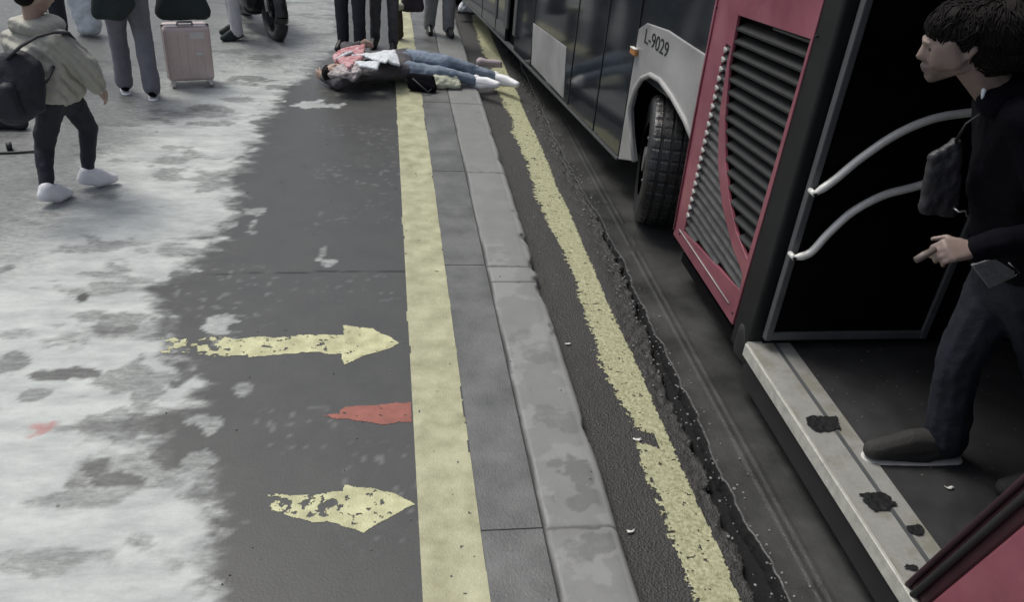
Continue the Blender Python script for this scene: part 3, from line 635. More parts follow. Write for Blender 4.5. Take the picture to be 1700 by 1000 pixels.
# ================================================================= PEOPLE
def V(*a): return Vector(a)
def hand(parts, w, d, n, side, s=1.0, curl=.5, grip=False):
    """w wrist, d pointing along the palm, n back-of-hand normal, side = direction of the thumb"""
    d = d.normalized(); side = (side - side.dot(d) * d).normalized(); n = (n - n.dot(d) * d - n.dot(side) * side).normalized()
    k = lambda a, b_, c_: w + (d * a + side * b_ + n * c_) * s
    parts.append([(k(0, .012, 0), .019 * s), (k(0, -.012, 0), .019 * s), (k(.085, .032, .0), .0125 * s), (k(.088, .008, .002), .0125 * s), (k(.075, -.030, 0), .0115 * s), (k(.03, .03, 0), .014 * s)])
    for b0, L, off in ((.031, .072, .086), (.010, .080, .090), (-.011, .074, .086), (-.030, .058, .076)):
        c1 = curl * .9; a0 = off; p0 = k(a0, b0, 0); r = .0088 * s
        d1 = d * math.cos(c1) - n * math.sin(c1); d2 = d * math.cos(c1 * 2.1) - n * math.sin(c1 * 2.1); d3 = d * math.cos(c1 * 2.9) - n * math.sin(c1 * 2.9)
        q1 = p0 + d1 * L * .45 * s; q2 = q1 + d2 * L * .32 * s; q3 = q2 + d3 * L * .23 * s
        parts += [[(p0, r), (q1, r * .95)], [(q1, r * .95), (q2, r * .88)], [(q2, r * .88), (q3, r * .75)]]
    t0 = k(.025, .028, -.004); t1 = k(.058, .055, -.012); t2 = k(.088, .062, -.020 - .015 * curl)
    parts += [[(t0, .013 * s), (t1, .0105 * s)], [(t1, .0105 * s), (t2, .0085 * s)]]
def head_parts(c_, f, u, sx=1.0, sc=1.0):
    f = f.normalized(); u = (u - u.dot(f) * f).normalized(); r = f.cross(u)
    k = lambda a, b_, h: c_ + (f * a * sx + r * b_ + u * h) * sc
    P = [[(k(-.030, 0, .030), .076 * sc), (k(.025, 0, .036), .070 * sc), (k(.0, 0, -.01), .068 * sc)],
         [(k(.050, .022, .045), .036 * sc), (k(.050, -.022, .045), .036 * sc), (k(.048, .028, -.010), .034 * sc), (k(.048, -.028, -.010), .034 * sc)],
         [(k(.055, .026, -.02), .028 * sc), (k(.055, -.026, -.02), .028 * sc), (k(.072, .010, -.088), .020 * sc), (k(.072, -.010, -.088), .020 * sc), (k(.0, .044, -.058), .020 * sc), (k(.0, -.044, -.058), .020 * sc)],
         [(k(.035, .050, .03), .028 * sc), (k(.022, .050, -.035), .028 * sc), (k(.060, .028, -.035), .030 * sc), (k(.058, .030, .01), .032 * sc)], [(k(.035, -.050, .03), .028 * sc), (k(.022, -.050, -.035), .028 * sc), (k(.060, -.028, -.035), .030 * sc), (k(.058, -.030, .01), .032 * sc)],
         [(k(.086, 0, .020), .010 * sc), (k(.102, 0, -.016), .0115 * sc), (k(.088, .013, -.026), .008 * sc), (k(.088, -.013, -.026), .008 * sc)],
         [(k(.084, .030, .032), .008 * sc), (k(.090, 0, .030), .008 * sc)], [(k(.084, -.030, .032), .008 * sc), (k(.090, 0, .030), .008 * sc)],
         [(k(.088, .016, -.050), .0075 * sc), (k(.094, 0, -.048), .0085 * sc), (k(.088, -.016, -.050), .0075 * sc)],
         [(k(.086, .013, -.062), .0075 * sc), (k(.091, 0, -.063), .008 * sc), (k(.086, -.013, -.062), .0075 * sc)]]
    for s_ in (1, -1): P.append([(k(-.005, .074 * s_, .012), .011 * sc), (k(-.012, .080 * s_, .004), .012 * sc), (k(.0, .074 * s_, -.022), .008 * sc)])
    H = [[(k(-.036, 0, .034), .089 * sc), (k(.014, 0, .052), .078 * sc), (k(.056, .028, .072), .030 * sc), (k(.056, -.028, .072), .030 * sc)], [(k(-.036, 0, .036), .088 * sc), (k(-.05, 0, -.025), .076 * sc)]]
    for s_ in (1, -1): H.append([(k(-.02, .060 * s_, .03), .028 * sc), (k(.012, .064 * s_, .05), .02 * sc), (k(.004, .069 * s_, .008), .010 * sc)])
    eyes = [k(.0795, .031, .012), k(.0795, -.031, .012)]
    return P, H, eyes, k
def shoe_parts(an, toe, sc=1.0):
    d = (toe - an); d = d.normalized()
    return [[(an + V(0, 0, .0), .047 * sc), ((an + toe) / 2 + V(0, 0, .022 * sc), .036 * sc), (toe - d * .02, .036 * sc)], [(an + V(0, 0, .018), .048 * sc), (an - d * .035 * sc + V(0, 0, -.035 * sc), .040 * sc), (an + d * .06 * sc + V(0, 0, -.03 * sc), .044 * sc)], [(an + d * .06 * sc + V(0, 0, -.035 * sc), .044 * sc), (toe, .034 * sc)]]
def figure(base, label, J, c, group=None, vox=.008, jac=1.0, leg=1.0, head_sx=1.0, head_sc=1.0, hands=(.35, .35), hem=0.0, voxc=.012, sole=None, wr=.02, sleeve=1.0, hairx=None, shoe_sc=1.0):
    t = thing('person', base, label, 'person', group)
    f, u = J['face'], J.get('up', V(0, 0, 1))
    HP, HH, eyes, k = head_parts(J['head'], f, u, head_sx, head_sc)
    ch = J['chest']; sl_, sr_ = J['shL'], J['shR']; pv = J['pelvis']; hl, hr = J['hipL'], J['hipR']
    body = list(HP)
    nb = (sl_ + sr_) / 2
    body.append([(k(-.020, 0, -.05), .056 * head_sc * head_sx ** .5), (nb + (J['head'] - nb) * .12, .058 * head_sx)])
    body.append([(sl_, .050), (sr_, .050), (ch, .10), (pv, .10)])
    for s_ in 'LR':
        sh, eb, wr_ = J['sh' + s_], J['el' + s_], J['wr' + s_]
        body += [[(sh, .045), (eb, .034)], [(eb, .034), (wr_, .025)]]
        fd = J.get('hd' + s_, (wr_ - eb)).normalized(); nn = J.get('hn' + s_, V(0, 0, 1) if abs(fd.z) < .7 else (sl_ - sr_) * (1 if s_ == 'L' else -1)); sd_ = J.get('hs' + s_, f if abs(fd.dot(f)) < .8 else V(0, 0, 1))
        hand(body, wr_, fd, nn, sd_, 1.05, hands[0 if s_ == 'L' else 1])
        body += [[(J['hip' + s_], .07), (J['kn' + s_], .05)], [(J['kn' + s_], .05), (J['an' + s_], .034)], [(J['an' + s_], .030), (J['toe' + s_] * .8 + J['an' + s_] * .2 - V(0, 0, .004), .016)]]
    bo = fuse('body', body, c.get('skin', M['skin']), t, vox, c.get('sm', 3))
    # trousers
    tr = [[(hl, .095 * leg), (hr, .095 * leg), (pv, .115 * leg)]]
    for s_ in 'LR': tr += [[(J['hip' + s_], .098 * leg), (J['kn' + s_], .068 * leg)], [(J['kn' + s_], .068 * leg), (J['an' + s_] + (J['kn' + s_] - J['an' + s_]).normalized() * .012, c.get('cuff', .058) * leg)]]
    fuse('trousers', tr, c['trousers'], t, voxc, 3, wr, .11)
    # top
    tp_ = [[(sl_, .066 * jac), (sr_, .066 * jac), (ch, .125 * jac)], [(ch, .13 * jac), (pv + (ch - pv) * .15, .125 * jac + hem * .3), (J.get('jhL', hl), .10 * jac + hem), (J.get('jhR', hr), .10 * jac + hem), (sl_, .05 * jac), (sr_, .05 * jac)], [(nb, .075), (nb + (J['head'] - nb) * .28, .066)]]
    for s_ in 'LR':
        w2 = J['wr' + s_] + (J['el' + s_] - J['wr' + s_]).normalized() * .02
        tp_ += [[(J['sh' + s_], .068 * jac), (J['el' + s_], .056 * sleeve * jac)], [(J['el' + s_], .056 * sleeve * jac), (w2, .042 * sleeve * jac)]]
    fuse('jacket', tp_, c['top'], t, voxc, 3, wr, .10)
    for s_ in 'LR':
        sp = shoe_parts(J['an' + s_] + V(0, 0, 0), J['toe' + s_], shoe_sc); sh_ = fuse('shoe', sp, c['shoe'], t, .007, 3)
        if sole:
            lo = min(v.co.z for v in sh_.data.vertices); a, b_ = J['an' + s_], J['toe' + s_]; d = (b_ - a); d.z = 0; d.normalize()
            zz = lo + .012
            fuse('sole', [[(V(a.x, a.y, zz) - d * .045 * shoe_sc, .046 * shoe_sc, (1, 1, .28)), (V(a.x, a.y, zz) + d * .07 * shoe_sc, .048 * shoe_sc, (1, 1, .28)), (V(b_.x, b_.y, zz), .040 * shoe_sc, (1, 1, .28))]], sole, sh_, .006, 2)
    hp = HH + ([[(k(*q[:3]), q[3]) for q in hs] for hs in (hairx or [])])
    fuse('hair', hp, c.get('hair', M['hair']), t, .008, 3, .010, .05)
    for e in eyes:
        bm = BM(); bmesh.ops.create_icosphere(bm, subdivisions=2, radius=.0085 * head_sc, matrix=Matrix.Translation(e)); obj('eye', bm, M['eye'], t, smooth=True)
    return t
def standing(px, py, yaw, label, c, h=1.7, stride=.12, arm=(0, 0), group=None, z=0, loc=None, **kw):
    b0 = loc or Pz(px, py, z); s = h / 1.7; Rm = Matrix.Rotation(math.radians(yaw), 3, 'Z')
    q = lambda x, y, zz: b0 + Rm @ (Vector((x, y, zz)) * s)
    J = dict(head=q(0, .03, 1.585), face=Rm @ V(0, 1, -.15), shL=q(-.175, 0, 1.39), shR=q(.175, 0, 1.39), chest=q(0, .01, 1.22), pelvis=q(0, 0, .95),
             hipL=q(-.085, 0, .90), hipR=q(.085, 0, .90), knL=q(-.10, stride * .6 + .02, .49), knR=q(.10, -stride * .3 + .03, .49), anL=q(-.11, stride, .085), anR=q(.11, -stride, .085),
             toeL=q(-.12, stride + .16, .036), toeR=q(.13, -stride + .16, .036))
    for s_, sg, a in (('L', -1, arm[0]), ('R', 1, arm[1])):
        J['el' + s_] = q(sg * .235, .02 + .10 * a, 1.12); J['wr' + s_] = q(sg * .24 - sg * .06 * a, .06 + .26 * a, .88 + .12 * a)
        J['hs' + s_] = Rm @ V(-sg * .2, 1, 0)
    return figure(b0, label, J, c, group, **kw)

# woman in the beige jacket, walking away to the right with her back bent
yW = 5.55
B = lambda px, py, dy=0: Py(px, py, yW + dy)
fL = Pz(83, 345); fR = Pz(160, 306)
J = dict(jhL=B(82, 148, -.02), jhR=B(112, 138, .12), head=B(60, -16, .05), face=V(.8, .5, -.55), up=V(.35, .2, .85), shL=B(22, 66, .18), shR=B(100, 66, -.05), chest=B(60, 98, .05), pelvis=B(98, 162, .10),
         hipL=B(85, 170, -.02), hipR=B(118, 168, .16), knL=B(73, 245, -.02), knR=B(148, 212, .20), anL=fL + V(-.012, .05, .10), anR=Pz(150, 312) + V(0, .0, .10),
         toeL=fL + V(.07, .17, .035), toeR=Pz(190, 306) + V(0, .0, .05), elR=B(143, 108, .0), wrR=B(163, 146, .10), elL=B(40, 120, .36), wrL=B(60, 150, .42), hdR=V(.2, .5, -.7), hsR=V(0, .7, .3))
woman = figure(Pz(120, 325), 'person in a beige padded jacket and dark trousers walking off with a backpack, white shoes', J, dict(top=M['beige'], trousers=M['navy'], shoe=M['white'], cuff=.046), jac=1.08, leg=.92, hem=.015, voxc=.010, wr=.028, sleeve=1.3, shoe_sc=1.05,
    hairx=[[(-.05, 0, -.05, .075), (-.05, 0, .02, .08)]])
fuse('hood', [[(B(28, 42, .12), .055), (B(95, 40, .0), .05), (B(60, 30, .18), .05), (B(60, 48, -.04), .05)]], M['beige'], woman, .009, 3, .02, .08)
bpk = thing('backpack', B(40, 180, -.1), 'black backpack hanging on the back of the walker in the beige jacket', 'backpack')
fuse('pack', [[(B(30, 100, -.20), .07), (B(58, 110, -.22), .05), (B(18, 180, -.28), .11), (B(62, 178, -.26), .05), (B(2, 150, -.25), .09), (B(-25, 120, -.2), .07)]], M['bagdark'], bpk, .010, 3, .03, .12)
fuse('pocket', [[(B(12, 150, -.36), .05), (B(28, 190, -.36), .05), (B(2, 185, -.36), .05)]], M['bagdark'], bpk, .009, 3, .01, .05)
bm = BM(); tube(bm, [B(10, 98, -.27), B(35, 76, -.24), B(62, 60, -.20), B(88, 53, -.16), B(112, 54, -.08), B(122, 66, -.02)], .020, 8, flat=.5); tube(bm, [B(66, 148, -.24), B(80, 130, -.17), B(88, 112, -.12), B(86, 100, -.08)], .014, 8, flat=.5)
obj('strap', bm, M['strap'], bpk, smooth=True)

# traveller with the suitcase
c_ = dict(top=M['grey'], trousers=M['gjean'], shoe=M['blackc'], cuff=.07)
mn = standing(232, 158, 15, 'person in wide grey jeans and grey top standing left of the suitcase', c_, 1.72, .10, (.1, .5), leg=1.12, sole=M['white'], jac=1.0)
bg_ = thing('shoulder_bag', Py(188, 30, 7.55), 'dark green bag slung at the side of the person by the suitcase', 'bag')
fuse('bag_body', [[(Py(165, -10, 7.45), .06), (Py(205, -12, 7.45), .06), (Py(162, 22, 7.45), .05), (Py(200, 22, 7.45), .06), (Py(215, 5, 7.45), .05)]], M['green'], bg_, .010, 3, .02, .1)
bm = BM(); tube(bm, [Py(170, -15, 7.45), Py(190, -60, 7.55), Py(225, -100, 7.72), Py(235, -80, 7.9)], .014, 8, flat=.4); obj('strap', bm, M['strap'], bg_, smooth=True)
# suitcase
cb = (Pz(283, 148) + Pz(347, 141)) / 2 + V(0, .10, 0); cs = thing('suitcase', cb, 'rose silver hard suitcase on wheels standing on the pale pavement', 'suitcase')
T = Matrix.Translation(cb) @ Matrix.Rotation(math.radians(16), 4, 'Z')
w2, d2 = .205, .125; hgt = Py(310, 40, cb.y).z
bm = BM(); box(bm, (-w2, -d2, .06), (w2, d2, hgt), T); shell = obj('shell', bm, M['case'], cs, bevel=.035)
bm = BM()
for x in (-.14, -.07, 0, .07, .14): box(bm, (x - .012, -d2 - .006, .12), (x + .012, -d2 + .004, hgt - .07), T)
obj('rib', bm, M['case'], shell, bevel=.004)
bm = BM(); box(bm, (-w2 - .003, -.008, .065), (w2 + .003, .008, hgt + .002), T); obj('zip_band', bm, M['dgrey'], shell, bevel=.004)
for sx_, sy_ in ((-1, -1), (1, -1), (-1, 1), (1, 1)):
    bm = BM(); bmesh.ops.create_cone(bm, cap_ends=True, segments=20, radius1=.026, radius2=.026, depth=.03, matrix=T @ Matrix.Translation((sx_ * (w2 - .04), sy_ * (d2 - .03), .027)) @ Matrix.Rotation(math.pi / 2, 4, 'Y')); box(bm, (sx_ * (w2 - .04) - .02, sy_ * (d2 - .03) - .02, .045), (sx_ * (w2 - .04) + .02, sy_ * (d2 - .03) + .02, .07), T); obj('wheel', bm, M['casel'], cs)
bm = BM(); tube(bm, [T @ V(-.07, 0, hgt - .01), T @ V(-.06, 0, hgt + .02), T @ V(.06, 0, hgt + .02), T @ V(.07, 0, hgt - .01)], .012, 8); obj('handle', bm, M['casel'], cs, smooth=True)
bm = BM(); box(bm, (.02, -d2 - .01, hgt - .10), (.15, -d2 - .002, hgt - .04), T); obj('badge_plate', bm, M['casel'], cs, bevel=.003); bm = BM(); box(bm, (.06, -d2 - .012, hgt * .55), (.12, -d2 - .002, hgt * .55 + .03), T); obj('latch', bm, M['casel'], cs, bevel=.003)
tb = thing('duffel_bag', T @ V(0, 0, hgt + .03), 'dark green holdall resting on top of the suitcase', 'bag')
fuse('bag_body', [[(T @ V(-.17, -.02, hgt + .115), .075), (T @ V(.17, -.02, hgt + .115), .075), (T @ V(-.13, 0, hgt + .28), .07), (T @ V(.13, 0, hgt + .28), .07)]], M['green'], tb, .010, 3, .02, .1)
bm = BM(); tube(bm, [T @ V(-.08, -.06, hgt + .33), T @ V(-.05, -.06, hgt + .42), T @ V(.05, -.06, hgt + .42), T @ V(.08, -.06, hgt + .33)], .012, 8); obj('handle', bm, M['strap'], tb, smooth=True)
# dark coated bystander behind the walker
standing(98, 118, -10, 'person in a long dark navy coat standing behind the walker in beige', dict(top=M['coat'], trousers=M['navy'], shoe=M['black']), 1.7, .06, jac=1.1, hem=.06)
# white sack
wb = thing('white_sack', Pz(152, 62), 'white plastic sack standing on the pavement beside the grey jeans', 'sack'); p0 = Pz(150, 58)
fuse('sack_body', [[(p0 + V(-.07, 0, .07), .07), (p0 + V(.05, 0, .08), .08), (p0 + V(-.12, .02, .42), .08), (p0 + V(.06, .02, .45), .09), (p0 + V(-.10, .02, .62), .05)]], M['wcloth'], wb, .012, 3, .04, .12)
fuse('tied_neck', [[(p0 + V(-.04, .02, .60), .06), (p0 + V(-.04, .02, .72), .025)]], M['wcloth'], wb, .010, 3, .02, .05)
# bag and cable behind the walker
dk = thing('ground_bag', Pz(15, 222), 'black bag lying on the pavement at the left edge behind the walker', 'bag'); p0 = Pz(15, 220) + V(0, .08, 0)
fuse('bag_body', [[(p0 + V(-.22, 0, .06), .06), (p0 + V(.08, 0, .05), .05), (p0 + V(-.15, .05, .15), .07), (p0 + V(.02, .05, .13), .05)]], M['bagdark'], dk, .012, 3, .03, .08)
bm = BM(); tube(bm, [p0 + V(-.18, -.06, .10), p0 + V(-.12, -.10, .2), p0 + V(0, -.10, .2), p0 + V(.05, -.06, .1)], .010, 8); obj('strap', bm, M['strap'], dk, smooth=True)
bm = BM(); tube(bm, [Pz(-60, 256, .01), Pz(0, 254, .01), Pz(30, 253, .01), Pz(58, 251, .012), Pz(75, 249, .01)], .009, 8); tube(bm, [Pz(10, 243, .03), Pz(20, 242, .03)], .03, 8); tag(obj('cable', bm, M['cable'], smooth=True), 'dark cable with a plug lying on the ground at the left edge', 'cable')

# crowd beyond the lying person
G = 'people standing beyond the lying person'
standing(584, 84, 165, 'person in dark navy trousers standing just behind the head of the lying person', dict(top=M['coat'], trousers=mat('ink_trousers', (.026, .028, .040), .8, .25, 7, bump=.3), shoe=M['black']), 1.72, .05, leg=1.15, group=G)
standing(638, 80, 175, 'person in charcoal trousers and brown jacket left of the yellow line', dict(top=M['brown'], trousers=M['charc'], shoe=M['black']), 1.68, .05, leg=1.0, group=G)
standing(728, 56, 190, 'person in pale grey jeans standing between the yellow line and the kerb', dict(top=M['purple'], trousers=mat('pale_jeans', (.27, .28, .30), .8, .2, 7, bump=.3), shoe=M['moto']), 1.66, .06, leg=1.3, group=G, arm=(.3, .2))
hb = thing('handbag', Py(683, 12, 10.3), 'plum handbag held by the person in pale grey jeans', 'bag'); p0 = Py(684, 4, 10.2)
fuse('bag_body', [[(p0 + V(-.10, 0, -.06), .05), (p0 + V(.10, 0, -.06), .05), (p0 + V(-.08, 0, .10), .04), (p0 + V(.08, 0, .10), .04)]], M['purple'], hb, .012, 3, .02, .08)
bm = BM(); tube(bm, [p0 + V(-.07, 0, .13), p0 + V(-.03, 0, .30), p0 + V(.08, 0, .34), p0 + V(.10, 0, .12)], .010, 8); obj('strap', bm, M['strap'], hb, smooth=True)
bs = thing('brown_bag', Pz(655, 68), 'tall brown bag standing on the ground left of the yellow line', 'bag'); p0 = Pz(655, 66)
fuse('bag_body', [[(p0 + V(-.02, .05, .05), .05), (p0 + V(.06, .05, .05), .05), (p0 + V(-.02, .06, .34), .045), (p0 + V(.05, .06, .34), .045)]], M['brown'], bs, .012, 3, .02, .08)
fuse('flap', [[(p0 + V(-.03, .04, .38), .05), (p0 + V(.06, .04, .38), .05)]], M['cream'], bs, .012, 3, .02, .05)
ws = thing('white_bundle', Pz(783, 26), 'white cloth bundle on the kerb edge near the front of the bus', 'bundle'); p0 = Pz(783, 22)
fuse('bundle', [[(p0 + V(-.14, 0, .06), .06), (p0 + V(.10, 0, .07), .07), (p0 + V(.12, .05, .16), .06), (p0 + V(-.05, .05, .14), .06)]], M['wcloth'], ws, .012, 3, .05, .08)
fuse('bundle_base', [[(p0 + V(-.18, -.02, .02), .03), (p0 + V(.16, -.02, .02), .03)]], M['charc'], ws, .012, 3)
# rider in white trousers
standing(394, 62, 115, 'person in white trousers and dark coat standing left of the motorcycle', dict(top=M['coat'], trousers=mat('white_trousers', (.50, .51, .53), .8, .1, 7, bump=.3), shoe=M['green'], cuff=.075), 1.7, .03, hem=.07, jac=1.1, leg=.95)

# motorcycle
mb = Pz(440, 60); mo = thing('motorcycle', mb, 'black motorcycle parked in the background above the lying person', 'motorcycle')
MR = Matrix.Rotation(math.radians(-66), 4, 'Z'); T = Matrix.Translation(Pz(457, 66) - MR @ V(.62, 0, 0) + V(0, .08, 0)) @ MR   # local +x is the front
def mp(x, y, z): return T @ V(x, y, z)
def mwheel(x):
    bm = BM(); pts = [mp(x + .27 * math.cos(a), 0, .30 + .27 * math.sin(a)) for a in [2 * math.pi * k / 32 for k in range(33)]]
    tube(bm, pts, .070, 12, False); e = obj('wheel', bm, M['tyre'], mo, smooth=True)
    bm = BM()
    for k in range(6): a = k * math.pi / 3; tube(bm, [mp(x, 0, .3), mp(x + .23 * math.cos(a), 0, .30 + .23 * math.sin(a))], .016, 6)
    bmesh.ops.create_cone(bm, cap_ends=True, segments=16, radius1=.06, radius2=.06, depth=.10, matrix=T @ Matrix.Translation((x, 0, .3)) @ Matrix.Rotation(math.pi / 2, 4, 'X')); obj('rim', bm, M['moto'], e)
mwheel(.62); mwheel(-.62)
fuse('tank', [[(mp(.30, 0, .88), .12), (mp(-.02, 0, .80), .10)], [(mp(.30, 0, .62), .08), (mp(.30, 0, .9), .08)]], M['moto'], mo, .012, 3)
fuse('seat', [[(mp(-.1, 0, .80), .09), (mp(-.45, 0, .82), .08)], [(mp(-.45, 0, .84), .08), (mp(-.78, 0, .92), .05)]], M['bagdark'], mo, .012, 3)
fuse('engine', [[(mp(.12, .07, .42), .11), (mp(.12, -.07, .42), .11), (mp(-.12, .06, .40), .11), (mp(-.12, -.06, .40), .11), (mp(.05, 0, .62), .10)]], M['moto'], mo, .012, 2, .01, .05)
bm = BM()
for s_ in (-.07, .07): tube(bm, [mp(.62, s_, .30), mp(.36, s_, .98)], .024, 8)
tube(bm, [mp(.36, -.08, .98), mp(.36, .08, .98)], .024, 8); obj('fork', bm, M['chrome'], mo, smooth=True)
bm = BM(); tube(bm, [mp(.18, -.36, 1.06), mp(.30, -.2, 1.06), mp(.36, 0, 1.02), mp(.30, .2, 1.06), mp(.18, .36, 1.06)], .016, 8); obj('handlebar', bm, M['moto'], mo, smooth=True)
bm = BM(); tube(bm, [mp(.15, -.16, .35), mp(-.1, -.18, .25), mp(-.4, -.19, .30), mp(-.8, -.2, .42)], [.02, .025, .04, .05], 12); obj('exhaust', bm, M['chrome'], mo, smooth=True)
fuse('bodywork', [[(mp(.30, .14, .33), .10), (mp(.30, -.14, .33), .10), (mp(.42, .20, .75), .10), (mp(.42, -.20, .75), .10), (mp(-.3, .18, .55), .10), (mp(-.3, -.18, .55), .10)], [(mp(.2, .16, .24), .07), (mp(.2, -.16, .24), .07), (mp(-.15, .18, .22), .06), (mp(-.15, -.18, .22), .06), (mp(0, 0, .5), .1)]], M['moto'], mo, .014, 3, .02, .06)
fuse('mudguard', [[(mp(.62, 0, .60), .06), (mp(.45, 0, .58), .05)], [(mp(.62, 0, .60), .06), (mp(.82, 0, .50), .05)]], M['moto'], mo, .012, 3)
bm = BM(); bmesh.ops.create_uvsphere(bm, u_segments=20, v_segments=12, radius=.09, matrix=T @ Matrix.Translation((.46, 0, .92)) @ Matrix.Diagonal((.7, 1, 1, 1))); obj('headlight', bm, M['chrome'], mo, smooth=True)
fuse('fairing', [[(mp(.1, .17, .45), .04), (mp(-.35, .17, .5), .05), (mp(.2, .17, .7), .04)], [(mp(.1, -.17, .45), .04), (mp(-.35, -.17, .5), .05), (mp(.2, -.17, .7), .04)]], M['moto'], mo, .012, 3)
bm = BM(); tube(bm, [mp(-.05, .12, .3), mp(-.1, .30, .02)], .012, 8); obj('kickstand', bm, M['moto'], mo)

# lying person
g = lambda px, py, z: Pz(px, py, z)
J = dict(head=g(556, 122, .13), face=V(-.1, -.35, .93), up=V(-1, 0, -.1), shL=g(592, 94, .15), shR=g(590, 128, .13), chest=g(622, 110, .14), pelvis=g(668, 106, .15),
         hipL=g(674, 96, .15), hipR=g(674, 117, .13), knL=g(742, 102, .22), knR=g(738, 122, .13), anL=g(822, 128, .05), anR=g(790, 134, .06),
         toeL=g(858, 140, .06), toeR=g(826, 140, .09), elR=g(560, 140, .06), wrR=g(536, 128, .07), elL=g(572, 78, .10), wrL=g(600, 74, .18), hsR=V(0, 0, 1), hsL=V(0, 0, 1), hnR=V(0, -1, 0))
ly = figure(Pz(665, 130), 'person lying on the ground across the yellow line, blue jeans and white shoes', J, dict(top=M['charc'], trousers=M['bjean'], shoe=M['white'], cuff=.056), jac=.98, leg=1.0, voxc=.010, wr=.03)
def cloth(name, pts, m, parent, th=.016, wr=.03):
    fuse(name, [[(g(a, b_, z), th) for a, b_, z in q] for q in pts], m, parent, .008, 2, wr, .06)
cloth('open_shirt', [[(600, 92, .27), (655, 84, .30), (640, 104, .30)], [(655, 84, .30), (662, 108, .26), (640, 100, .30)], [(590, 104, .27), (628, 104, .29), (625, 114, .27), (600, 110, .27)]], M['wcloth'], ly)
sc = thing('scarf', g(575, 105, .1), 'pink and white patterned scarf bunched over the shoulders of the lying person', 'scarf')
cloth('scarf_cloth', [[(566, 86, .20), (604, 76, .24), (600, 92, .24)], [(560, 98, .22), (600, 96, .26), (580, 112, .26)], [(556, 92, .18), (570, 84, .20), (560, 104, .20)]], M['pink'], sc, .024, .04)
cloth('white_lining', [[(558, 98, .24), (575, 88, .26), (585, 86, .26)], [(585, 92, .27), (612, 92, .29)]], M['wcloth'], sc, .014, .02)
fl = thing('shawl', g(565, 120, .1), 'grey and white floral shawl round the neck of the lying person', 'shawl')
cloth('shawl_cloth', [[(560, 112, .22), (590, 104, .26), (596, 120, .24)], [(548, 124, .20), (566, 112, .22), (580, 126, .21)], [(575, 124, .22), (596, 122, .22), (586, 132, .18)]], M['floral'], fl, .026, .04)
ps = thing('loose_shoe', g(806, 104, 0), 'pale pink shoe lying on the kerb just above the feet of the lying person', 'shoe')
p0 = g(812, 112, 0)
fuse('upper', [[(p0 + V(-.10, 0, .06), .05), (p0 + V(-.03, 0, .05), .042)], [(p0 + V(-.05, 0, .05), .044), (p0 + V(.11, .02, .045), .040)]], mat('pale_pink', (.50, .42, .44), .7, .15, 10), ps, .008, 3)
fuse('sole', [[(p0 + V(-.11, 0, .012), .044, (1, 1, .3)), (p0 + V(.12, .02, .012), .04, (1, 1, .3))]], M['sole'], ps, .007, 2)
hb = thing('handbag', g(705, 150, 0), 'black handbag lying on the yellow line beside the jeans of the lying person', 'bag')
p0 = g(702, 156, 0) + V(0, .07, 0)
fuse('bag_body', [[(p0 + V(-.10, .02, .05), .05), (p0 + V(.10, -.02, .045), .045), (p0 + V(-.12, .05, .13), .04), (p0 + V(.08, .04, .12), .04)]], M['blackc'], hb, .009, 3, .02, .08)
bm = BM(); tube(bm, [p0 + V(-.10, 0, .13), p0 + V(-.04, -.08, .10), p0 + V(.05, -.10, .03), p0 + V(.11, -.02, .06)], .009, 8); obj('strap', bm, M['strap'], hb, smooth=True)
cc = thing('folded_cloth', g(738, 140, 0), 'cream cloth spilling from the black handbag on the kerb', 'cloth')
p0 = g(740, 150, 0) + V(0, .05, 0)
fuse('cloth', [[(p0 + V(-.10, .04, .12), .03), (p0 + V(.10, .06, .10), .03), (p0 + V(.13, 0, .04), .03), (p0 + V(-.08, -.02, .05), .04)], [(p0 + V(-.18, .08, .15), .02), (p0 + V(.05, .08, .13), .025)]], M['cream'], cc, .009, 2, .04, .07)

# man stepping out of the bus
yM = 2.45
B = lambda px, py, dy=0: Py(px, py, yM + dy)
an = Pz(1560, 764, FZ) + V(.0, .02, .10); toe = Pz(1438, 766, FZ) + V(.03, .02, .048)
hdp = B(1597, 72)
J = dict(head=hdp, face=V(-.92, .30, -.32), up=V(-.25, 0, 1), shR=B(1702, 196, -.17), shL=B(1655, 168, .17), chest=B(1680, 285, .0), pelvis=B(1690, 430, .03),
         hipR=B(1712, 480, -.08), hipL=B(1660, 480, .08), knL=B(1590, 600, .05), jhL=B(1668, 430, .08), jhR=B(1705, 430, -.08), knR=B(1745, 640, -.05), anL=an, anR=Pz(1725, 830, FZ) + V(.05, .0, .10), toeL=toe, toeR=Pz(1665, 822, FZ) + V(0, .0, .04),
         elR=B(1765, 385, -.30), wrR=B(1612, 415, -.32), elL=B(1700, 330, .25), wrL=B(1690, 432, .05), hdR=V(-1, -.05, -.02), hnR=V(0, -.55, .8), hsR=V(0, .7, .45), hdL=V(-.2, -.3, -.5), hsL=V(-1, 0, 0), hnL=V(0, -1, 0))
man = figure(Pz(1600, 760, FZ), 'man with dark hair in black jacket and dark jeans stepping out of the bus door', J, dict(top=M['blackc'], trousers=M['djean'], shoe=mat('canvas_shoe', (.030, .029, .028), .8, .25, 10, bump=.4, bscale=150), cuff=.072, sm=9, skin=mat('skin_pale', (.26, .195, .17), .5, .12, 14, bump=.06, bscale=100)),
    head_sx=1.2, head_sc=1.03, hands=(.9, 1.0), vox=.0055, voxc=.009, sole=M['sole'], jac=1.12, leg=1.32, shoe_sc=1.35, wr=.025, hairx=[[(-.05, 0, .03, .09), (-.12, 0, .02, .10), (-.17, 0, .0, .09)], [(-.07, 0, -.035, .085), (-.15, 0, -.03, .085)], [(.05, 0, .075, .035), (.02, .03, .09, .04), (.02, -.03, .09, .04)], [(.062, .025, .062, .026), (.062, -.025, .062, .026), (.0, .06, .05, .04), (.0, -.06, .05, .04)]])
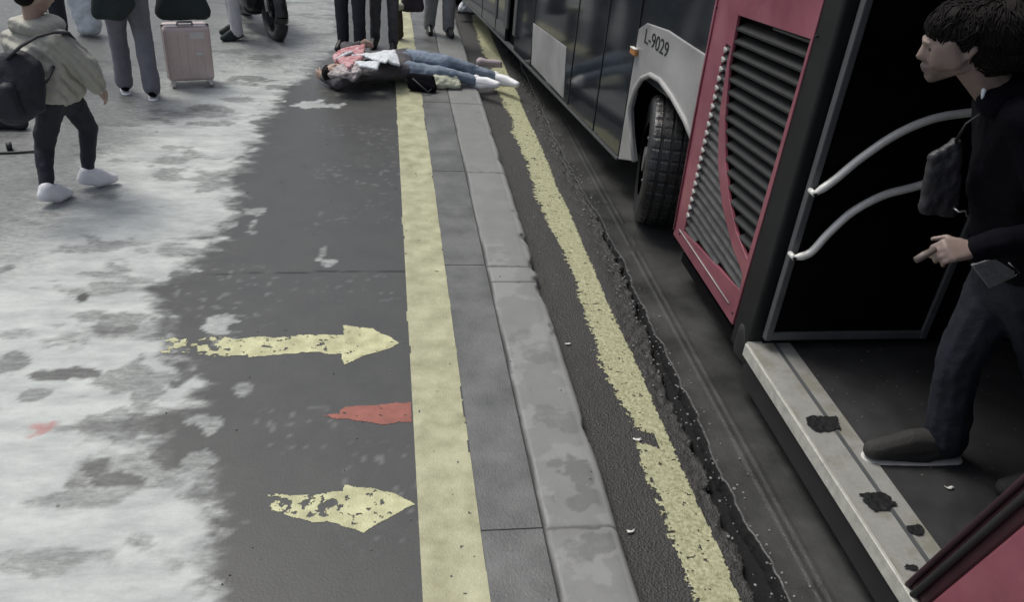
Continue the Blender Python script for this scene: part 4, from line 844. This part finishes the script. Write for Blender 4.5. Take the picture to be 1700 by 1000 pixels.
# stubble on the lower face (its own skin colour) and locks in the hair
mt = bpy.data.materials['skin_pale']; t = mt.node_tree; b = t.nodes['Principled BSDF']; prev = b.inputs['Base Color'].links[0].from_socket
tcn = N(t, 'ShaderNodeTexCoord'); vd = t.nodes.new('ShaderNodeVectorMath'); vd.operation = 'DISTANCE'; lk(t, tcn.outputs['Object'], vd.inputs[0])
chin = hdp + J['face'].normalized() * .075 + V(0, 0, -.085); vd.inputs[1].default_value = chin
mr_ = N(t, 'ShaderNodeMapRange'); mr_.inputs[1].default_value = .105; mr_.inputs[2].default_value = .055; lk(t, mathn(t, 'ADD', vd.outputs['Value'], mathn(t, 'MULTIPLY', noise_n(t, 60, 4, tcn.outputs['Object']), .04)), mr_.inputs[0])
lk(t, mixc(t, mathn(t, 'MULTIPLY', mr_.outputs[0], .62), prev, (.07, .055, .05)), b.inputs['Base Color'])
from mathutils.bvhtree import BVHTree
def locks(root, fdir, n, L, seed):
    hm = [c for c in root.children if c.name.startswith('hair')][0]; rn = random.Random(seed)
    vs = [v.co.copy() for v in hm.data.vertices]; tree = BVHTree.FromPolygons(vs, [tuple(p.vertices) for p in hm.data.polygons]); bm = BM()
    cen = sum(vs, Vector()) / len(vs)
    for i in range(n):
        p = vs[rn.randrange(len(vs))]; pts = []; tw = Vector((rn.gauss(0, .35), rn.gauss(0, .35), rn.gauss(0, .25)))
        for k in range(6):
            q, nrm, _, _ = tree.find_nearest(p); pts.append(q + nrm * (.0025 + .003 * k * rn.random() * .5))
            side = (p - cen); side.z = 0
            d = (side.normalized() * .5 + Vector((0, 0, -1.0)) - fdir * .3 + tw); d = (d - d.dot(nrm) * nrm).normalized(); p = q + d * L
        tube(bm, pts, [.0022, .0026, .0026, .0022, .0016, .0006], 5)
    obj('hair_locks', bm, M['hair'], hm, smooth=True)
locks(man, J['face'], 1100, .011, 3)
fuse('jacket_collar', [[(B(1652, 152, .05), .070), (B(1688, 150, -.02), .080), (B(1650, 172, -.08), .05), (B(1700, 128, .05), .06)]], M['blackc'], man, .008, 3, .015, .08)
fuse('collar', [[(B(1633, 150, -.09), .009), (B(1630, 164, -.10), .004)]], M['wcloth'], man, .005, 1)
sb = thing('satchel', B(1550, 350, .1), 'dark grey bag hanging in front of the man in the bus doorway', 'bag')
fuse('bag_body', [[(B(1550, 262, .05), .02), (B(1585, 240, .05), .025), (B(1535, 345, .05), .025), (B(1578, 348, .05), .03)]], mat('grey_satchel', (.035, .034, .04), .5, .4, 14, bump=.4, stretch=(3, 1, .6)), sb, .007, 2, .02, .05)
bm = BM(); tube(bm, [B(1585, 238, .04), B(1604, 205, .02), B(1640, 180, .0), B(1690, 170, -.05)], .010, 8, flat=.4); obj('strap', bm, M['strap'], sb, smooth=True)
bm = BM(); tube(bm, [B(1583, 345, -.02), B(1592, 352, -.04), B(1602, 350, -.04), B(1606, 360, -.04)], .0035, 6); obj('buckle', bm, M['chrome'], sb, smooth=True)
ph = thing('phone', B(1650, 452, -.12), 'grey phone in a worn case held at the hip of the man in the doorway', 'phone')
a, b_, c2, d_ = B(1612, 440, -.14), B(1648, 428, -.14), B(1692, 455, -.14), B(1642, 478, -.14); nn = (c2 - a).cross(d_ - b_).normalized() * .006
bm = BM(); v1 = [bm.verts.new(p + nn) for p in (a, b_, c2, d_)]; v2 = [bm.verts.new(p - nn) for p in (a, b_, c2, d_)]; bm.faces.new(v1); bm.faces.new(v2[::-1])
for k in range(4): bm.faces.new((v1[k], v1[(k + 1) % 4], v2[(k + 1) % 4], v2[k]))
obj('case', bm, M['phone'], ph, bevel=.003)
bm = BM(); off = V(0, -.010, 0); tube(bm, [B(1672, 434, -.15) + off, B(1690, 450, -.15) + off, B(1682, 456, -.15) + off], .0035, 6); obj('clip', bm, M['chrome'], ph, smooth=True)
# thumb-held dark ticket roll in the hand
bm = BM(); tube(bm, [B(1552, 414, -.31), B(1534, 424, -.325), B(1520, 432, -.33)], [.010, .013, .011], 10); tag(obj('lighter', bm, mat('tan_case', (.15, .125, .11), .5, .15, 20), smooth=True), 'small tan object pinched in the fingers of the man in the doorway', 'lighter')
# litter
def scrap(px, py, z, s, label):
    p = Pz(px, py, z); bm = BM(); n = 5
    vs = [[bm.verts.new(p + V((i - 2) * s * .25 + random.gauss(0, s * .06), (j - 1) * s * .2 + (i - 2) ** 2 * s * .05 + random.gauss(0, s * .06), random.uniform(.002, .007))) for i in range(n)] for j in range(3)]
    for j in range(2):
        for i in range(n - 1): bm.faces.new((vs[j][i], vs[j][i + 1], vs[j + 1][i + 1], vs[j + 1][i]))
    o = obj('paper_scrap', bm, M['paper'], smooth=True); md = o.modifiers.new('t', 'SOLIDIFY'); md.thickness = .002
    tag(o, label, 'litter')
scrap(1577, 812, FZ + .004, .035, 'small white paper scrap on the dark bus floor by the shoe')
scrap(1058, 732, RZ + .004, .04, 'white scrap on the road at the left edge of the worn yellow line')
scrap(943, 572, RZ + .004, .03, 'tiny white scrap in the gutter near the kerb halfway along')
scrap(1047, 885, RZ + .004, .035, 'white scrap in the gutter beside the stained kerb stone')
bm = BM()
for i in range(120):
    x = random.uniform(2.17, 3.2); y = random.uniform(1.5, 3.3); r = random.uniform(.001, .004)
    bmesh.ops.create_icosphere(bm, subdivisions=1, radius=r, matrix=Matrix.Translation((x, y, FZ + .002)) @ Matrix.Diagonal((1.5, .8, .5, 1)))
tag(obj('floor_crumbs', bm, mat('crumbs', (.22, .22, .2), .8, .3, 30)), 'tiny pale crumbs scattered over the bus floor', 'crumbs', kind='stuff')
